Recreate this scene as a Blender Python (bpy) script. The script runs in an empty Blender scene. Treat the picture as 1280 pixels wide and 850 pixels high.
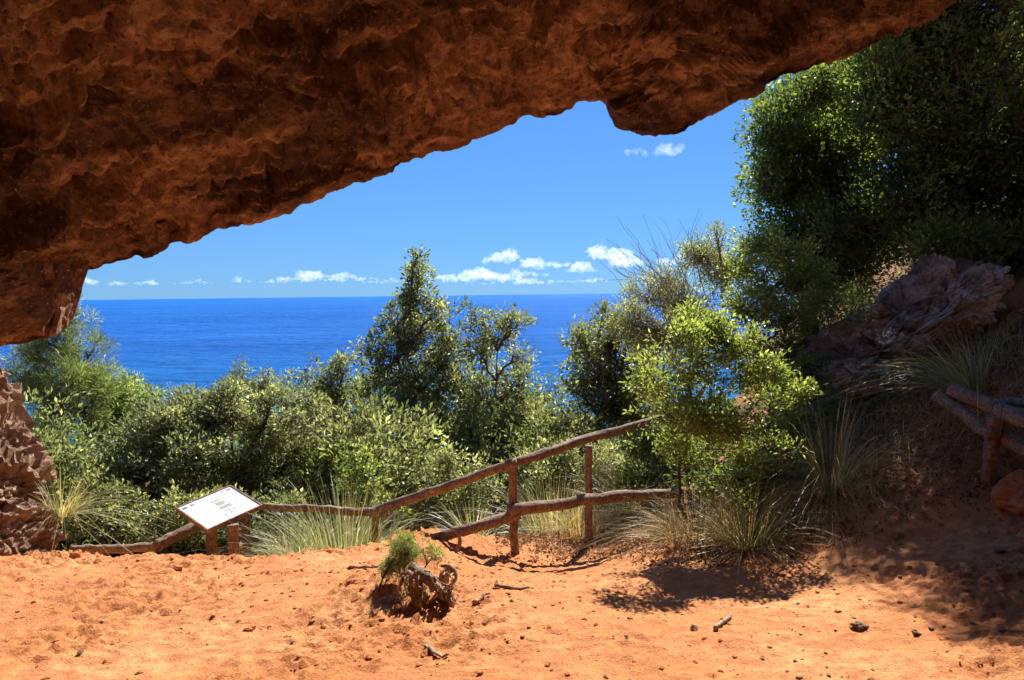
import bpy, math, random
import numpy as np
from mathutils import Vector, Matrix

# ------------------------------------------------------------------ camera, sky, sun, exposure
scn = bpy.context.scene
COL = scn.collection
R = math.radians
W0, H0, FPX = 1280.0, 850.0, 900.0          # photograph size and focal length in its pixels
EYE = Vector((0, 0, 1.7))
PITCH, ROLL = R(-3.6), R(-0.7)

cam_d = bpy.data.cameras.new('camera')
cam_d.sensor_width = 36.0
cam_d.lens = 36.0 * FPX / W0
cam_d.clip_start = 0.05
cam_d.clip_end = 200000
cam = bpy.data.objects.new('camera', cam_d)
COL.objects.link(cam)
CM = Matrix.Translation(EYE) @ Matrix.Rotation(R(90) + PITCH, 4, 'X') @ Matrix.Rotation(ROLL, 4, 'Z')
cam.matrix_world = CM
scn.camera = cam

SUN_AZ, SUN_EL = R(18), R(44.5)               # azimuth to the right of straight ahead, elevation
SUN_DIR = Vector((math.sin(SUN_AZ) * math.cos(SUN_EL), math.cos(SUN_AZ) * math.cos(SUN_EL), math.sin(SUN_EL)))
world = bpy.data.worlds.new('World')
scn.world = world
world.use_nodes = True
wn = world.node_tree.nodes
sky = wn.new('ShaderNodeTexSky')
sky.sky_type = 'NISHITA'
sky.sun_disc = False
sky.sun_elevation = SUN_EL
sky.sun_rotation = SUN_AZ
sky.altitude = 0
sky.air_density = 1.0
sky.dust_density = 0.0
sky.ozone_density = 6.0
# a clear summer sky: the texture's contrast is softened and its blue deepened, the same in every direction
wg = wn.new('ShaderNodeGamma')
wg.inputs[1].default_value = 0.55
wt = wn.new('ShaderNodeMix')
wt.data_type = 'RGBA'
wt.blend_type = 'MULTIPLY'
wt.clamp_result = False
wt.inputs[0].default_value = 1.0
wt.inputs[7].default_value = (0.375, 0.78, 1.44, 1)
world.node_tree.links.new(sky.outputs[0], wg.inputs[0])
world.node_tree.links.new(wg.outputs[0], wt.inputs[6])
world.node_tree.links.new(wt.outputs[2], wn['Background'].inputs[0])
wn['Background'].inputs[1].default_value = 0.1

sun_d = bpy.data.lights.new('sun', 'SUN')
sun_d.energy = 5.0
sun_d.angle = R(0.53)
sun_d.color = (1.0, 0.95, 0.86)
sun = bpy.data.objects.new('sun', sun_d)
COL.objects.link(sun)
sun.rotation_euler = (-SUN_DIR).to_track_quat('-Z', 'Y').to_euler()
sun.location = (3, 8, 12)

scn.view_settings.view_transform = 'Standard'
scn.view_settings.look = 'None'
scn.view_settings.exposure = 1.1
scn.view_settings.gamma = 1.0
scn.render.engine = 'CYCLES'
cy = scn.cycles
cy.max_bounces = 8
cy.diffuse_bounces = 5
cy.glossy_bounces = 2
cy.transmission_bounces = 6
cy.volume_bounces = 6
cy.use_denoising = True
cy.use_adaptive_sampling = True
cy.adaptive_threshold = 0.02
cy.caustics_reflective = False
cy.caustics_refractive = False

# ------------------------------------------------------------------ helpers
rng = np.random.default_rng(11)
random.seed(5)


def P(px, py, y):
    """point of the place seen at photograph pixel (px, py), y metres ahead"""
    d = CM.to_3x3() @ Vector(((px - W0 / 2) / FPX, (H0 / 2 - py) / FPX, -1.0))
    return EYE + d * (y / d.y)


_perm = np.random.default_rng(3).permutation(256).astype(np.int64)
_perm = np.concatenate([_perm, _perm, _perm])
_grad = np.array([[1, 1, 0], [-1, 1, 0], [1, -1, 0], [-1, -1, 0], [1, 0, 1], [-1, 0, 1], [1, 0, -1], [-1, 0, -1],
                  [0, 1, 1], [0, -1, 1], [0, 1, -1], [0, -1, -1], [1, 1, 0], [-1, 1, 0], [0, -1, 1], [0, -1, -1]], float)


def noise3(p):
    p = np.asarray(p, float)
    i = np.floor(p).astype(np.int64)
    f = p - i
    i &= 255
    u = f * f * f * (f * (f * 6 - 15) + 10)
    r = 0.0
    for dx in (0, 1):
        wx = u[:, 0] if dx else 1 - u[:, 0]
        for dy in (0, 1):
            wy = u[:, 1] if dy else 1 - u[:, 1]
            for dz in (0, 1):
                wz = u[:, 2] if dz else 1 - u[:, 2]
                h = _perm[_perm[_perm[(i[:, 0] + dx) & 255] + ((i[:, 1] + dy) & 255)] + ((i[:, 2] + dz) & 255)] & 15
                g = _grad[h]
                r = r + wx * wy * wz * (g[:, 0] * (f[:, 0] - dx) + g[:, 1] * (f[:, 1] - dy) + g[:, 2] * (f[:, 2] - dz))
    return r


def fbm(p, o=4, gain=0.5, ridged=False, off=0.0):
    p = np.asarray(p, float) + off
    a, s, n = 1.0, 0.0, 0.0
    for k in range(o):
        v = noise3(p * (2.0 ** k) + k * 17.3)
        if ridged:
            v = 1 - 2 * np.abs(v) * 1.6
        s = s + a * v
        n += a
        a *= gain
    return s / n


def worley(p, off=0.0):
    """distance to nearest and second nearest feature point (unit cells)"""
    p = np.asarray(p, float) + off
    i = np.floor(p).astype(np.int64)
    d1 = np.full(len(p), 9.0)
    d2 = np.full(len(p), 9.0)
    for dx in (-1, 0, 1):
        for dy in (-1, 0, 1):
            for dz in (-1, 0, 1):
                c = i + (dx, dy, dz)
                h = _perm[_perm[_perm[c[:, 0] & 255] + (c[:, 1] & 255)] + (c[:, 2] & 255)]
                q = c + np.stack([_perm[h] / 255.0, _perm[h + 71] / 255.0, _perm[h + 157] / 255.0], 1)
                d = np.sqrt(((p - q) ** 2).sum(1))
                nn = d < d1
                d2 = np.where(nn, d1, np.minimum(d2, d))
                d1 = np.where(nn, d, d1)
    return d1, d2


def cells(p, off=0.0):
    """as worley, plus a random value per cell: broken blocks"""
    p = np.asarray(p, float) + off
    i = np.floor(p).astype(np.int64)
    d1 = np.full(len(p), 9.0)
    d2 = np.full(len(p), 9.0)
    hv = np.zeros(len(p))
    for dx in (-1, 0, 1):
        for dy in (-1, 0, 1):
            for dz in (-1, 0, 1):
                c = i + (dx, dy, dz)
                h = _perm[_perm[_perm[c[:, 0] & 255] + (c[:, 1] & 255)] + (c[:, 2] & 255)]
                q = c + np.stack([_perm[h] / 255.0, _perm[h + 71] / 255.0, _perm[h + 157] / 255.0], 1)
                e = p - q
                d = np.sqrt((e ** 2).sum(1))
                # each block has its own tilted face
                val = _perm[h + 31] / 255.0 + 0.55 * (e[:, 0] * (_perm[h + 9] / 127.0 - 1) + e[:, 1] * (_perm[h + 99] / 127.0 - 1) + e[:, 2] * (_perm[h + 201] / 127.0 - 1))
                nn = d < d1
                d2 = np.where(nn, d1, np.minimum(d2, d))
                hv = np.where(nn, val, hv)
                d1 = np.where(nn, d, d1)
    return d1, d2, hv - 0.5


def sstep(a, b, x):
    t = np.clip((np.asarray(x, float) - a) / (b - a), 0, 1)
    return t * t * (3 - 2 * t)


def softp(x, k=0.5):
    x = np.asarray(x, float)
    return k * np.logaddexp(0, x / k)


def mesh_np(name, verts, faces, mat, parent=None, smooth=False, tint=None, loc=(0, 0, 0)):
    """faces: (n,3) or (n,4) int array"""
    verts = np.asarray(verts, np.float32)
    faces = np.asarray(faces, np.int32)
    n, k = faces.shape
    me = bpy.data.meshes.new(name)
    me.vertices.add(len(verts))
    me.vertices.foreach_set('co', verts.ravel())
    me.loops.add(n * k)
    me.loops.foreach_set('vertex_index', faces.ravel())
    me.polygons.add(n)
    me.polygons.foreach_set('loop_start', np.arange(0, n * k, k, dtype=np.int32))
    me.polygons.foreach_set('use_smooth', np.full(n, smooth, bool))
    me.update(calc_edges=True)
    if tint is not None:
        at = me.attributes.new('tint', 'FLOAT', 'FACE')
        at.data.foreach_set('value', np.asarray(tint, np.float32))
    me.materials.append(mat)
    o = bpy.data.objects.new(name, me)
    COL.objects.link(o)
    o.location = loc
    if parent is not None:
        o.parent = parent
    return o


def tag(o, label=None, cat=None, group=None, kind=None):
    if label: o['label'] = label
    if cat: o['category'] = cat
    if group: o['group'] = group
    if kind: o['kind'] = kind
    return o


def empty(name, loc, label, cat, group=None):
    e = bpy.data.objects.new(name, None)
    e.empty_display_size = 0.2
    COL.objects.link(e)
    e.location = loc
    return tag(e, label, cat, group)


def copy_thing(src, loc, rotz=0.0, scale=1.0, label=None):
    r = src.copy()
    COL.objects.link(r)
    r.location = loc
    r.rotation_euler = (0, 0, rotz)
    r.scale = (scale,) * 3
    if label: r['label'] = label
    for ch in src.children:
        c = ch.copy()
        COL.objects.link(c)
        c.parent = r
    return r


class Geo:
    """collects tubes and pieces into one mesh"""
    def __init__(s):
        s.v, s.f, s.n = [], [], 0

    def add(s, v, f):
        v = np.asarray(v, float)
        f = np.asarray(f, int)
        s.v.append(v)
        s.f.append(f + s.n)
        s.n += len(v)

    def tube(s, pts, rad, k=6, rough=0.0, cap=True, seed=0, flat=1.0):
        pts = np.asarray(pts, float)
        m = len(pts)
        rad = np.broadcast_to(np.asarray(rad, float), (m,)).copy()
        t = np.gradient(pts, axis=0)
        t /= np.linalg.norm(t, axis=1, keepdims=True) + 1e-9
        ref = np.array([0.0, 0.0, 1.0])
        if abs(t[m // 2] @ ref) > 0.9:
            ref = np.array([1.0, 0.0, 0.0])
        a = np.cross(t, ref)
        a /= np.linalg.norm(a, axis=1, keepdims=True) + 1e-9
        b = np.cross(t, a)
        ang = np.arange(k) * 2 * np.pi / k
        ring = np.cos(ang)[None, :, None] * a[:, None, :] + flat * np.sin(ang)[None, :, None] * b[:, None, :]
        rr = rad[:, None]
        if rough > 0:
            q = np.stack([np.broadcast_to(np.cos(ang), (m, k)), np.broadcast_to(np.sin(ang), (m, k)),
                          np.broadcast_to((np.arange(m) * 0.35)[:, None], (m, k))], -1).reshape(-1, 3)
            gq = np.stack([np.broadcast_to(np.cos(ang), (m, k)) * 2.6, np.broadcast_to(np.sin(ang), (m, k)) * 2.6, np.broadcast_to((np.arange(m) * 0.09)[:, None], (m, k))], -1).reshape(-1, 3)
            rr = rr * (1 - 0.9 * rough * np.abs(noise3(gq + seed * 3.1)).reshape(m, k) * (k > 10))
            rr = rr * (1 + rough * (noise3(q * 1.6 + seed * 7.7).reshape(m, k) * 1.6 + 0.6 * noise3(q * 4.1 + seed).reshape(m, k)))
        v = (pts[:, None, :] + ring * rr[:, :, None]).reshape(-1, 3)
        i = np.arange(m - 1)[:, None] * k
        j = np.arange(k)[None, :]
        j2 = (j + 1) % k
        f = np.stack([i + j, i + j2, i + k + j2, i + k + j], -1).reshape(-1, 4)
        if cap:
            c0 = len(v)
            v = np.vstack([v, pts[0], pts[-1]])
            jj = np.arange(k)
            c = [[c0, (x + 1) % k, x, x] for x in jj] + [[c0 + 1, (m - 1) * k + x, (m - 1) * k + (x + 1) % k, (m - 1) * k + (x + 1) % k] for x in jj]
            s.add(v, f)
            s.caps = getattr(s, 'caps', [])
            s.caps.append(np.array(c)[:, :3] + s.n - len(v))
        else:
            s.add(v, f)

    def build(s, name, mat, parent=None, smooth=True, loc=(0, 0, 0)):
        v = np.vstack(s.v)
        q = np.vstack(s.f)
        t = np.vstack([q[:, [0, 1, 2]], q[:, [0, 2, 3]]]) if q.shape[1] == 4 else q
        if getattr(s, 'caps', None):
            t = np.vstack([t] + s.caps)
        return mesh_np(name, v - np.asarray(loc, float), t, mat, parent, smooth, loc=(0, 0, 0) if parent is not None else loc)


def box_geo(g, c, ax, ay, az, hx, hy, hz):
    c, ax, ay, az = (np.asarray(q, float) for q in (c, ax, ay, az))
    v = [c + sx * hx * ax + sy * hy * ay + sz * hz * az for sz in (-1, 1) for sy in (-1, 1) for sx in (-1, 1)]
    g.add(v, [[0, 2, 3, 1], [4, 5, 7, 6], [0, 1, 5, 4], [2, 6, 7, 3], [0, 4, 6, 2], [1, 3, 7, 5]])


# ------------------------------------------------------------------ materials
def mat_new(name):
    m = bpy.data.materials.new(name)
    m.use_nodes = True
    nt = m.node_tree
    return m, nt, nt.nodes['Principled BSDF']


def nd(nt, t, **kw):
    n = nt.nodes.new(t)
    for k, v in kw.items():
        if k.startswith('i_'):
            n.inputs[k[2:].replace('_', ' ')].default_value = v
        else:
            setattr(n, k, v)
    return n


def ramp(nt, src, stops):
    r = nt.nodes.new('ShaderNodeValToRGB')
    e = r.color_ramp.elements
    while len(e) < len(stops):
        e.new(0.5)
    for q, (p, c) in zip(e, stops):
        q.position = p
        q.color = (*c, 1)
    nt.links.new(src, r.inputs[0])
    return r.outputs[0]


def mixc(nt, fac, a, b, mode='MIX'):
    m = nt.nodes.new('ShaderNodeMix')
    m.data_type = 'RGBA'
    m.blend_type = mode
    for sock, v in ((m.inputs[0], fac), (m.inputs[6], a), (m.inputs[7], b)):
        if hasattr(v, 'links'):
            nt.links.new(v, sock)
        else:
            sock.default_value = v if not isinstance(v, tuple) else (*v, 1)
    return m.outputs[2]


def coords(nt, scale=(1, 1, 1), rot=(0, 0, 0)):
    tc = nt.nodes.new('ShaderNodeTexCoord')
    mp = nt.nodes.new('ShaderNodeMapping')
    mp.inputs['Scale'].default_value = scale
    mp.inputs['Rotation'].default_value = rot
    nt.links.new(tc.outputs['Object'], mp.inputs[0])
    return mp.outputs[0]


def nz(nt, co, scale, detail=6, rough=0.6, dist=0.0):
    n = nd(nt, 'ShaderNodeTexNoise')
    n.inputs['Scale'].default_value = scale
    n.inputs['Detail'].default_value = detail
    n.inputs['Roughness'].default_value = rough
    n.inputs['Distortion'].default_value = dist
    nt.links.new(co, n.inputs['Vector'])
    return n.outputs['Fac']


def bump(nt, h, dist, strength=1.0, normal=None):
    b = nd(nt, 'ShaderNodeBump')
    b.inputs['Distance'].default_value = dist
    b.inputs['Strength'].default_value = strength
    nt.links.new(h, b.inputs['Height'])
    if normal is not None:
        nt.links.new(normal, b.inputs['Normal'])
    return b.outputs[0]


def rock_mat(name, dark, mid, light, grey=None, sc=1.0, rot=(0, R(-22), R(10)), dark_patch=0.8, stretch=(0.55, 0.9, 1.6)):
    m, nt, b = mat_new(name)
    co = coords(nt, (1, 1, 1))
    cs = coords(nt, stretch, rot)
    n1 = nz(nt, cs, 1.6 * sc, 8, 0.62, 0.6)
    n2 = nz(nt, co, 11 * sc, 10, 0.72, 0.3)
    c1 = ramp(nt, n1, [(0.33, dark), (0.5, mid), (0.68, light)])
    c2 = ramp(nt, n2, [(0.38, dark), (0.52, mid), (0.66, light)])
    c = mixc(nt, 0.5, c1, c2)
    n0 = nz(nt, cs, 0.85 * sc, 7, 0.62, 0.8)  # broad random dark patches; on the cave roof they paint in interior shade
    c = mixc(nt, ramp(nt, n0, [(0.47, (0.85, 0.85, 0.85)), (0.55, (0, 0, 0))]), c, tuple(x * dark_patch for x in dark))
    if grey:
        n3 = nz(nt, co, 1.1 * sc, 6, 0.6, 0.4)
        c = mixc(nt, ramp(nt, n3, [(0.45, (0, 0, 0)), (0.62, (1, 1, 1))]), c, grey)
    # dark pits and pale calcite flecks
    v = nd(nt, 'ShaderNodeTexVoronoi')
    v.inputs['Scale'].default_value = 14 * sc
    nt.links.new(co, v.inputs['Vector'])
    n4 = nz(nt, co, 40 * sc, 4, 0.7)
    c = mixc(nt, ramp(nt, n4, [(0.60, (0, 0, 0)), (0.70, (0.75, 0.75, 0.75))]), c, light)
    c = mixc(nt, ramp(nt, n4, [(0.34, (0.8, 0.8, 0.8)), (0.43, (0, 0, 0))]), c, tuple(x * 0.7 for x in dark))
    nt.links.new(c, b.inputs['Base Color'])
    b.inputs['Roughness'].default_value = 0.9
    b.inputs['Specular IOR Level'].default_value = 0.25
    h1 = bump(nt, n2, 0.045)
    h2 = bump(nt, n4, 0.02, 1.0, h1)
    h3 = bump(nt, v.outputs['Distance'], 0.012, 0.8, h2)
    nt.links.new(h3, b.inputs['Normal'])
    return m


M = {}
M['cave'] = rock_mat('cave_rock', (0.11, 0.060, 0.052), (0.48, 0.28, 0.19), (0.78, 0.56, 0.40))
M['jamb'] = rock_mat('pale_rock', (0.34, 0.19, 0.11), (0.58, 0.37, 0.235), (0.78, 0.61, 0.46), None, 2.0, dark_patch=0.8)
M['boulder'] = rock_mat('boulder_rock', (0.16, 0.105, 0.075), (0.40, 0.30, 0.22), (0.64, 0.53, 0.42), (0.47, 0.44, 0.39), 1.8, stretch=(1, 1, 1.2))


def soil_mat():
    m, nt, b = mat_new('red_earth')
    co = coords(nt)
    n1 = nz(nt, co, 0.9, 6, 0.6, 0.2)
    n2 = nz(nt, co, 9, 8, 0.7)
    n3 = nz(nt, co, 60, 5, 0.7)
    c = ramp(nt, n1, [(0.32, (0.58, 0.215, 0.072)), (0.48, (0.70, 0.29, 0.105)), (0.66, (0.76, 0.38, 0.165))])
    c = mixc(nt, ramp(nt, n2, [(0.4, (0.9, 0.9, 0.9)), (0.62, (0, 0, 0))]), c, (0.50, 0.18, 0.072))
    c = mixc(nt, ramp(nt, n3, [(0.58, (0, 0, 0)), (0.74, (0.6, 0.6, 0.6))]), c, (0.74, 0.43, 0.24))
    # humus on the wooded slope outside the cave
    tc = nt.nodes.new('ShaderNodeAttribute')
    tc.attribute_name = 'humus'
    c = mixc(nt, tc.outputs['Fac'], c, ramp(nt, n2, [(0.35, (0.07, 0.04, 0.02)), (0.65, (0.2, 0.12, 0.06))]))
    nt.links.new(c, b.inputs['Base Color'])
    b.inputs['Roughness'].default_value = 0.95
    b.inputs['Specular IOR Level'].default_value = 0.15
    h = bump(nt, n2, 0.03)
    h = bump(nt, n3, 0.014, 1.0, h)
    nt.links.new(h, b.inputs['Normal'])
    return m


M['soil'] = soil_mat()


def leaf_mat(name, c0, c1, c2, trans=0.35, rough=0.42, spec=0.5, tcol=None):
    m, nt, b = mat_new(name)
    a = nt.nodes.new('ShaderNodeAttribute')
    a.attribute_name = 'tint'
    c = ramp(nt, a.outputs['Fac'], [(0.0, c0), (0.5, c1), (0.88, c2), (1.0, tuple(min(1, x * 1.5) for x in c2))])
    nt.links.new(c, b.inputs['Base Color'])
    b.inputs['Roughness'].default_value = rough
    b.inputs['Specular IOR Level'].default_value = spec
    t = nt.nodes.new('ShaderNodeBsdfTranslucent')
    tc = mixc(nt, 1.0, c, tcol or (0.95, 1.0, 0.55), 'MULTIPLY')
    tc2 = mixc(nt, 1.0, tc, (2.6, 2.6, 2.5), 'MULTIPLY')
    nt.links.new(tc2, t.inputs[0])
    mx = nt.nodes.new('ShaderNodeMixShader')
    mx.inputs[0].default_value = trans
    nt.links.new(b.outputs[0], mx.inputs[1])
    nt.links.new(t.outputs[0], mx.inputs[2])
    nt.links.new(mx.outputs[0], nt.nodes['Material Output'].inputs[0])
    return m


M['oak'] = leaf_mat('oak_leaf', (0.07, 0.08, 0.036), (0.125, 0.135, 0.062), (0.26, 0.26, 0.14), 0.45, 0.42, 0.55)
M['olive'] = leaf_mat('olive_leaf', (0.085, 0.095, 0.05), (0.155, 0.163, 0.09), (0.33, 0.32, 0.21), 0.45, 0.45, 0.6)
M['lush'] = leaf_mat('lush_leaf', (0.085, 0.105, 0.033), (0.15, 0.178, 0.056), (0.29, 0.31, 0.11), 0.5, 0.42, 0.5)
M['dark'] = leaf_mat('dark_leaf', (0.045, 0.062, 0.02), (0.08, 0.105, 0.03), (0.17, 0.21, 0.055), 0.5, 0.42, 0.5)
M['pine'] = leaf_mat('pine_needle', (0.10, 0.13, 0.05), (0.16, 0.19, 0.075), (0.28, 0.30, 0.13), 0.4, 0.45, 0.7)
M['grass'] = leaf_mat('grass_blade', (0.13, 0.16, 0.07), (0.20, 0.225, 0.11), (0.36, 0.34, 0.20), 0.3, 0.45, 0.45)
M['straw'] = leaf_mat('straw_blade', (0.22, 0.17, 0.075), (0.36, 0.28, 0.13), (0.55, 0.45, 0.25), 0.3, 0.5, 0.4, (1.0, 0.9, 0.6))
M['litter'] = leaf_mat('dry_leaf', (0.10, 0.045, 0.02), (0.20, 0.10, 0.045), (0.42, 0.27, 0.14), 0.1, 0.7, 0.3, (1, 0.8, 0.5))


def wood_mat(name, dark, light, sc=(1, 1, 1)):
    m, nt, b = mat_new(name)
    co = coords(nt, sc)
    n1 = nz(nt, co, 8, 8, 0.7, 0.5)
    n2 = nz(nt, co, 45, 6, 0.7)
    c = ramp(nt, n1, [(0.3, dark), (0.68, light)])
    c = mixc(nt, ramp(nt, n2, [(0.4, (0.8, 0.8, 0.8)), (0.55, (0, 0, 0))]), c, tuple(x * 0.55 for x in dark))
    nt.links.new(c, b.inputs['Base Color'])
    b.inputs['Roughness'].default_value = 0.8
    b.inputs['Specular IOR Level'].default_value = 0.3
    h = bump(nt, n1, 0.02)
    nt.links.new(bump(nt, n2, 0.004, 1.0, h), b.inputs['Normal'])
    return m


M['bark'] = wood_mat('bark', (0.06, 0.042, 0.032), (0.19, 0.15, 0.12))
M['fence'] = wood_mat('fence_wood', (0.15, 0.085, 0.055), (0.42, 0.28, 0.19), (1.0, 1.0, 0.6))
M['greywood'] = wood_mat('weathered_wood', (0.15, 0.095, 0.06), (0.37, 0.26, 0.17))
M['root'] = wood_mat('root_wood', (0.24, 0.12, 0.06), (0.62, 0.43, 0.27))
M['twig'] = wood_mat('dry_twig', (0.24, 0.19, 0.14), (0.50, 0.42, 0.32))


def plain(name, col, rough=0.5, spec=0.5):
    m, nt, b = mat_new(name)
    b.inputs['Base Color'].default_value = (*col, 1)
    b.inputs['Roughness'].default_value = rough
    b.inputs['Specular IOR Level'].default_value = spec
    return m


M['panel'] = plain('white_panel', (0.80, 0.82, 0.84), 0.35)
M['ink'] = plain('print_grey', (0.16, 0.18, 0.22), 0.5)
M['inkblue'] = plain('print_blue', (0.06, 0.11, 0.30), 0.5)
M['inktan'] = plain('print_tan', (0.33, 0.31, 0.25), 0.5)

# ------------------------------------------------------------------ the ground
def edge_y(x):
    return np.interp(x, [-8, -4.2, -3.0, -1.4, -0.7, 0.3, 1.2, 2.2, 4.0, 8.0], [5.9, 6.1, 6.2, 6.35, 7.1, 8.0, 8.7, 9.8, 13.5, 20.0])


SEA_Z = -26.0


def ground_base(x, y):
    x = np.asarray(x, float)
    y = np.asarray(y, float)
    base = -0.16 * softp(y - 2.6, 0.4)
    base = base * (1 + 0.20 * sstep(-0.6, -2.2, x)) + 0.13 * sstep(-0.30, -0.80, x + 0.12 * np.sin(3.1 * y)) * sstep(3.9, 4.9, y)          # the terrace on the left stays higher
    slope = 0.16 + 0.50 * sstep(4.6, 7.6, y)
    bank = softp(x - 2.05, 0.28) * slope
    bank = np.where(x > 5, bank + (x - 5) * 0.25 * sstep(5, 9, y), bank)
    dy = y - edge_y(x)
    d1 = softp(dy, 0.18)
    drop = 0.75 * np.minimum(d1, 6) + 0.5 * np.clip(d1 - 6, 0, 18) + 0.28 * np.clip(d1 - 24, 0, None)
    side = 0.35 * np.clip(-x - 7, 0, None) * sstep(5, 14, y)
    lip = 0.04 * np.exp(-((dy + 0.22) / 0.2) ** 2) * sstep(0.2, -0.9, x)
    # the shallow gully of the path between stump and fence
    gul = -0.14 * np.exp(-((x - 0.55) / 0.75) ** 2) * sstep(5.2, 6.1, y) * sstep(9, 7.4, y)
    base = base + 0.12 * sstep(-3.0, -4.2, x) * sstep(4.5, 5.6, y)
    mound = 0.10 * np.exp(-((x + 0.52) / 0.24) ** 2 - ((y - 4.80) / 0.26) ** 2)
    return base + bank - drop - side + lip + gul + mound


def ground_z(x, y):
    return float(ground_base(np.array([x]), np.array([y]))[0])


def build_ground():
    xs = np.concatenate([-np.geomspace(5.2, 320, 46)[::-1], np.linspace(-5.1, 5.6, 420), np.geomspace(5.75, 320, 46)])
    ys = np.concatenate([np.linspace(-9, 1.6, 24), 1.7 + 7.6 * (np.linspace(0, 1, 390) ** 1.35), np.geomspace(9.4, 260, 70)])
    X, Y = np.meshgrid(xs, ys)
    x, y = X.ravel(), Y.ravel()
    z = ground_base(x, y)
    p = np.stack([x, y, np.zeros_like(x)], 1)
    far = np.clip((y - 10) / 30, 0, 1)
    z += 0.10 * fbm(p * 0.55, 3) * (1 + 6 * far)
    near = sstep(10, 8.5, y) * sstep(-6, -5, x) * sstep(6.4, 5.6, x)
    f1 = fbm(p * 2.2, 4, off=3.1)
    z += near * 0.05 * f1
    rg = sstep(-0.05, 0.35, fbm(p * 0.8, 2, off=9.7) + 0.6 * np.exp(-((x + 0.75) / 0.7) ** 2 - ((y - 4.9) / 0.9) ** 2)
               + 0.5 * np.exp(-((y - edge_y(x) + 0.3) / 0.35) ** 2) * (x < 0.2))
    pw = p + 0.03 * np.stack([noise3(p * 9), noise3(p * 9 + 5), 0 * x], 1)
    _, _, c1 = cells(pw * 8, 1.7)
    _, _, c2 = cells(pw * 18, 4.2)
    _, _, c3 = cells(pw * 38, 6.2)
    z += near * ((0.003 + 0.024 * rg) * c1 + (0.006 + 0.024 * rg) * c2 + (0.007 + 0.012 * rg) * c3)
    z += near * 0.012 * fbm(p * 14, 3, 0.6, off=8.8)
    v = np.stack([x, y, z], 1)
    nx, ny = len(xs), len(ys)
    i = np.arange(ny - 1)[:, None] * nx + np.arange(nx - 1)[None, :]
    f = np.stack([i, i + 1, i + nx + 1, i + nx], -1).reshape(-1, 4)
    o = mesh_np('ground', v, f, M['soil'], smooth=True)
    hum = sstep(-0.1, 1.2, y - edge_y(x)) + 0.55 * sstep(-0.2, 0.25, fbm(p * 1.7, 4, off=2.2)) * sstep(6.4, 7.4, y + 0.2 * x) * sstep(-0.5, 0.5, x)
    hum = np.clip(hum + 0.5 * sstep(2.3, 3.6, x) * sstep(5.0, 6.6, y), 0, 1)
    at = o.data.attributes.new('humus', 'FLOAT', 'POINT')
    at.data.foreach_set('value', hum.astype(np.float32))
    tag(o, 'bare red earth floor of the cave mouth running down to the slope', kind='structure')
    g = v.reshape(ny, nx, 3)[:, :, 2]
    return xs, ys, g


GX, GY, GZ = build_ground()


def gz(x, y):
    i = int(np.clip(np.searchsorted(GX, x) - 1, 0, len(GX) - 2))
    j = int(np.clip(np.searchsorted(GY, y) - 1, 0, len(GY) - 2))
    tx = (x - GX[i]) / (GX[i + 1] - GX[i])
    ty = (y - GY[j]) / (GY[j + 1] - GY[j])
    return float((GZ[j, i] * (1 - tx) + GZ[j, i + 1] * tx) * (1 - ty) + (GZ[j + 1, i] * (1 - tx) + GZ[j + 1, i + 1] * tx) * ty)


def hit(px, py, y0=2.0, y1=40.0):
    """first point of the ground seen at a photograph pixel"""
    a = P(px, py, y0)
    for k in range(1, 1500):
        yy = y0 + (y1 - y0) * k / 1500
        q = P(px, py, yy)
        if q.z < gz(q.x, q.y):
            return Vector((q.x, q.y, gz(q.x, q.y)))
    return q


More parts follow.
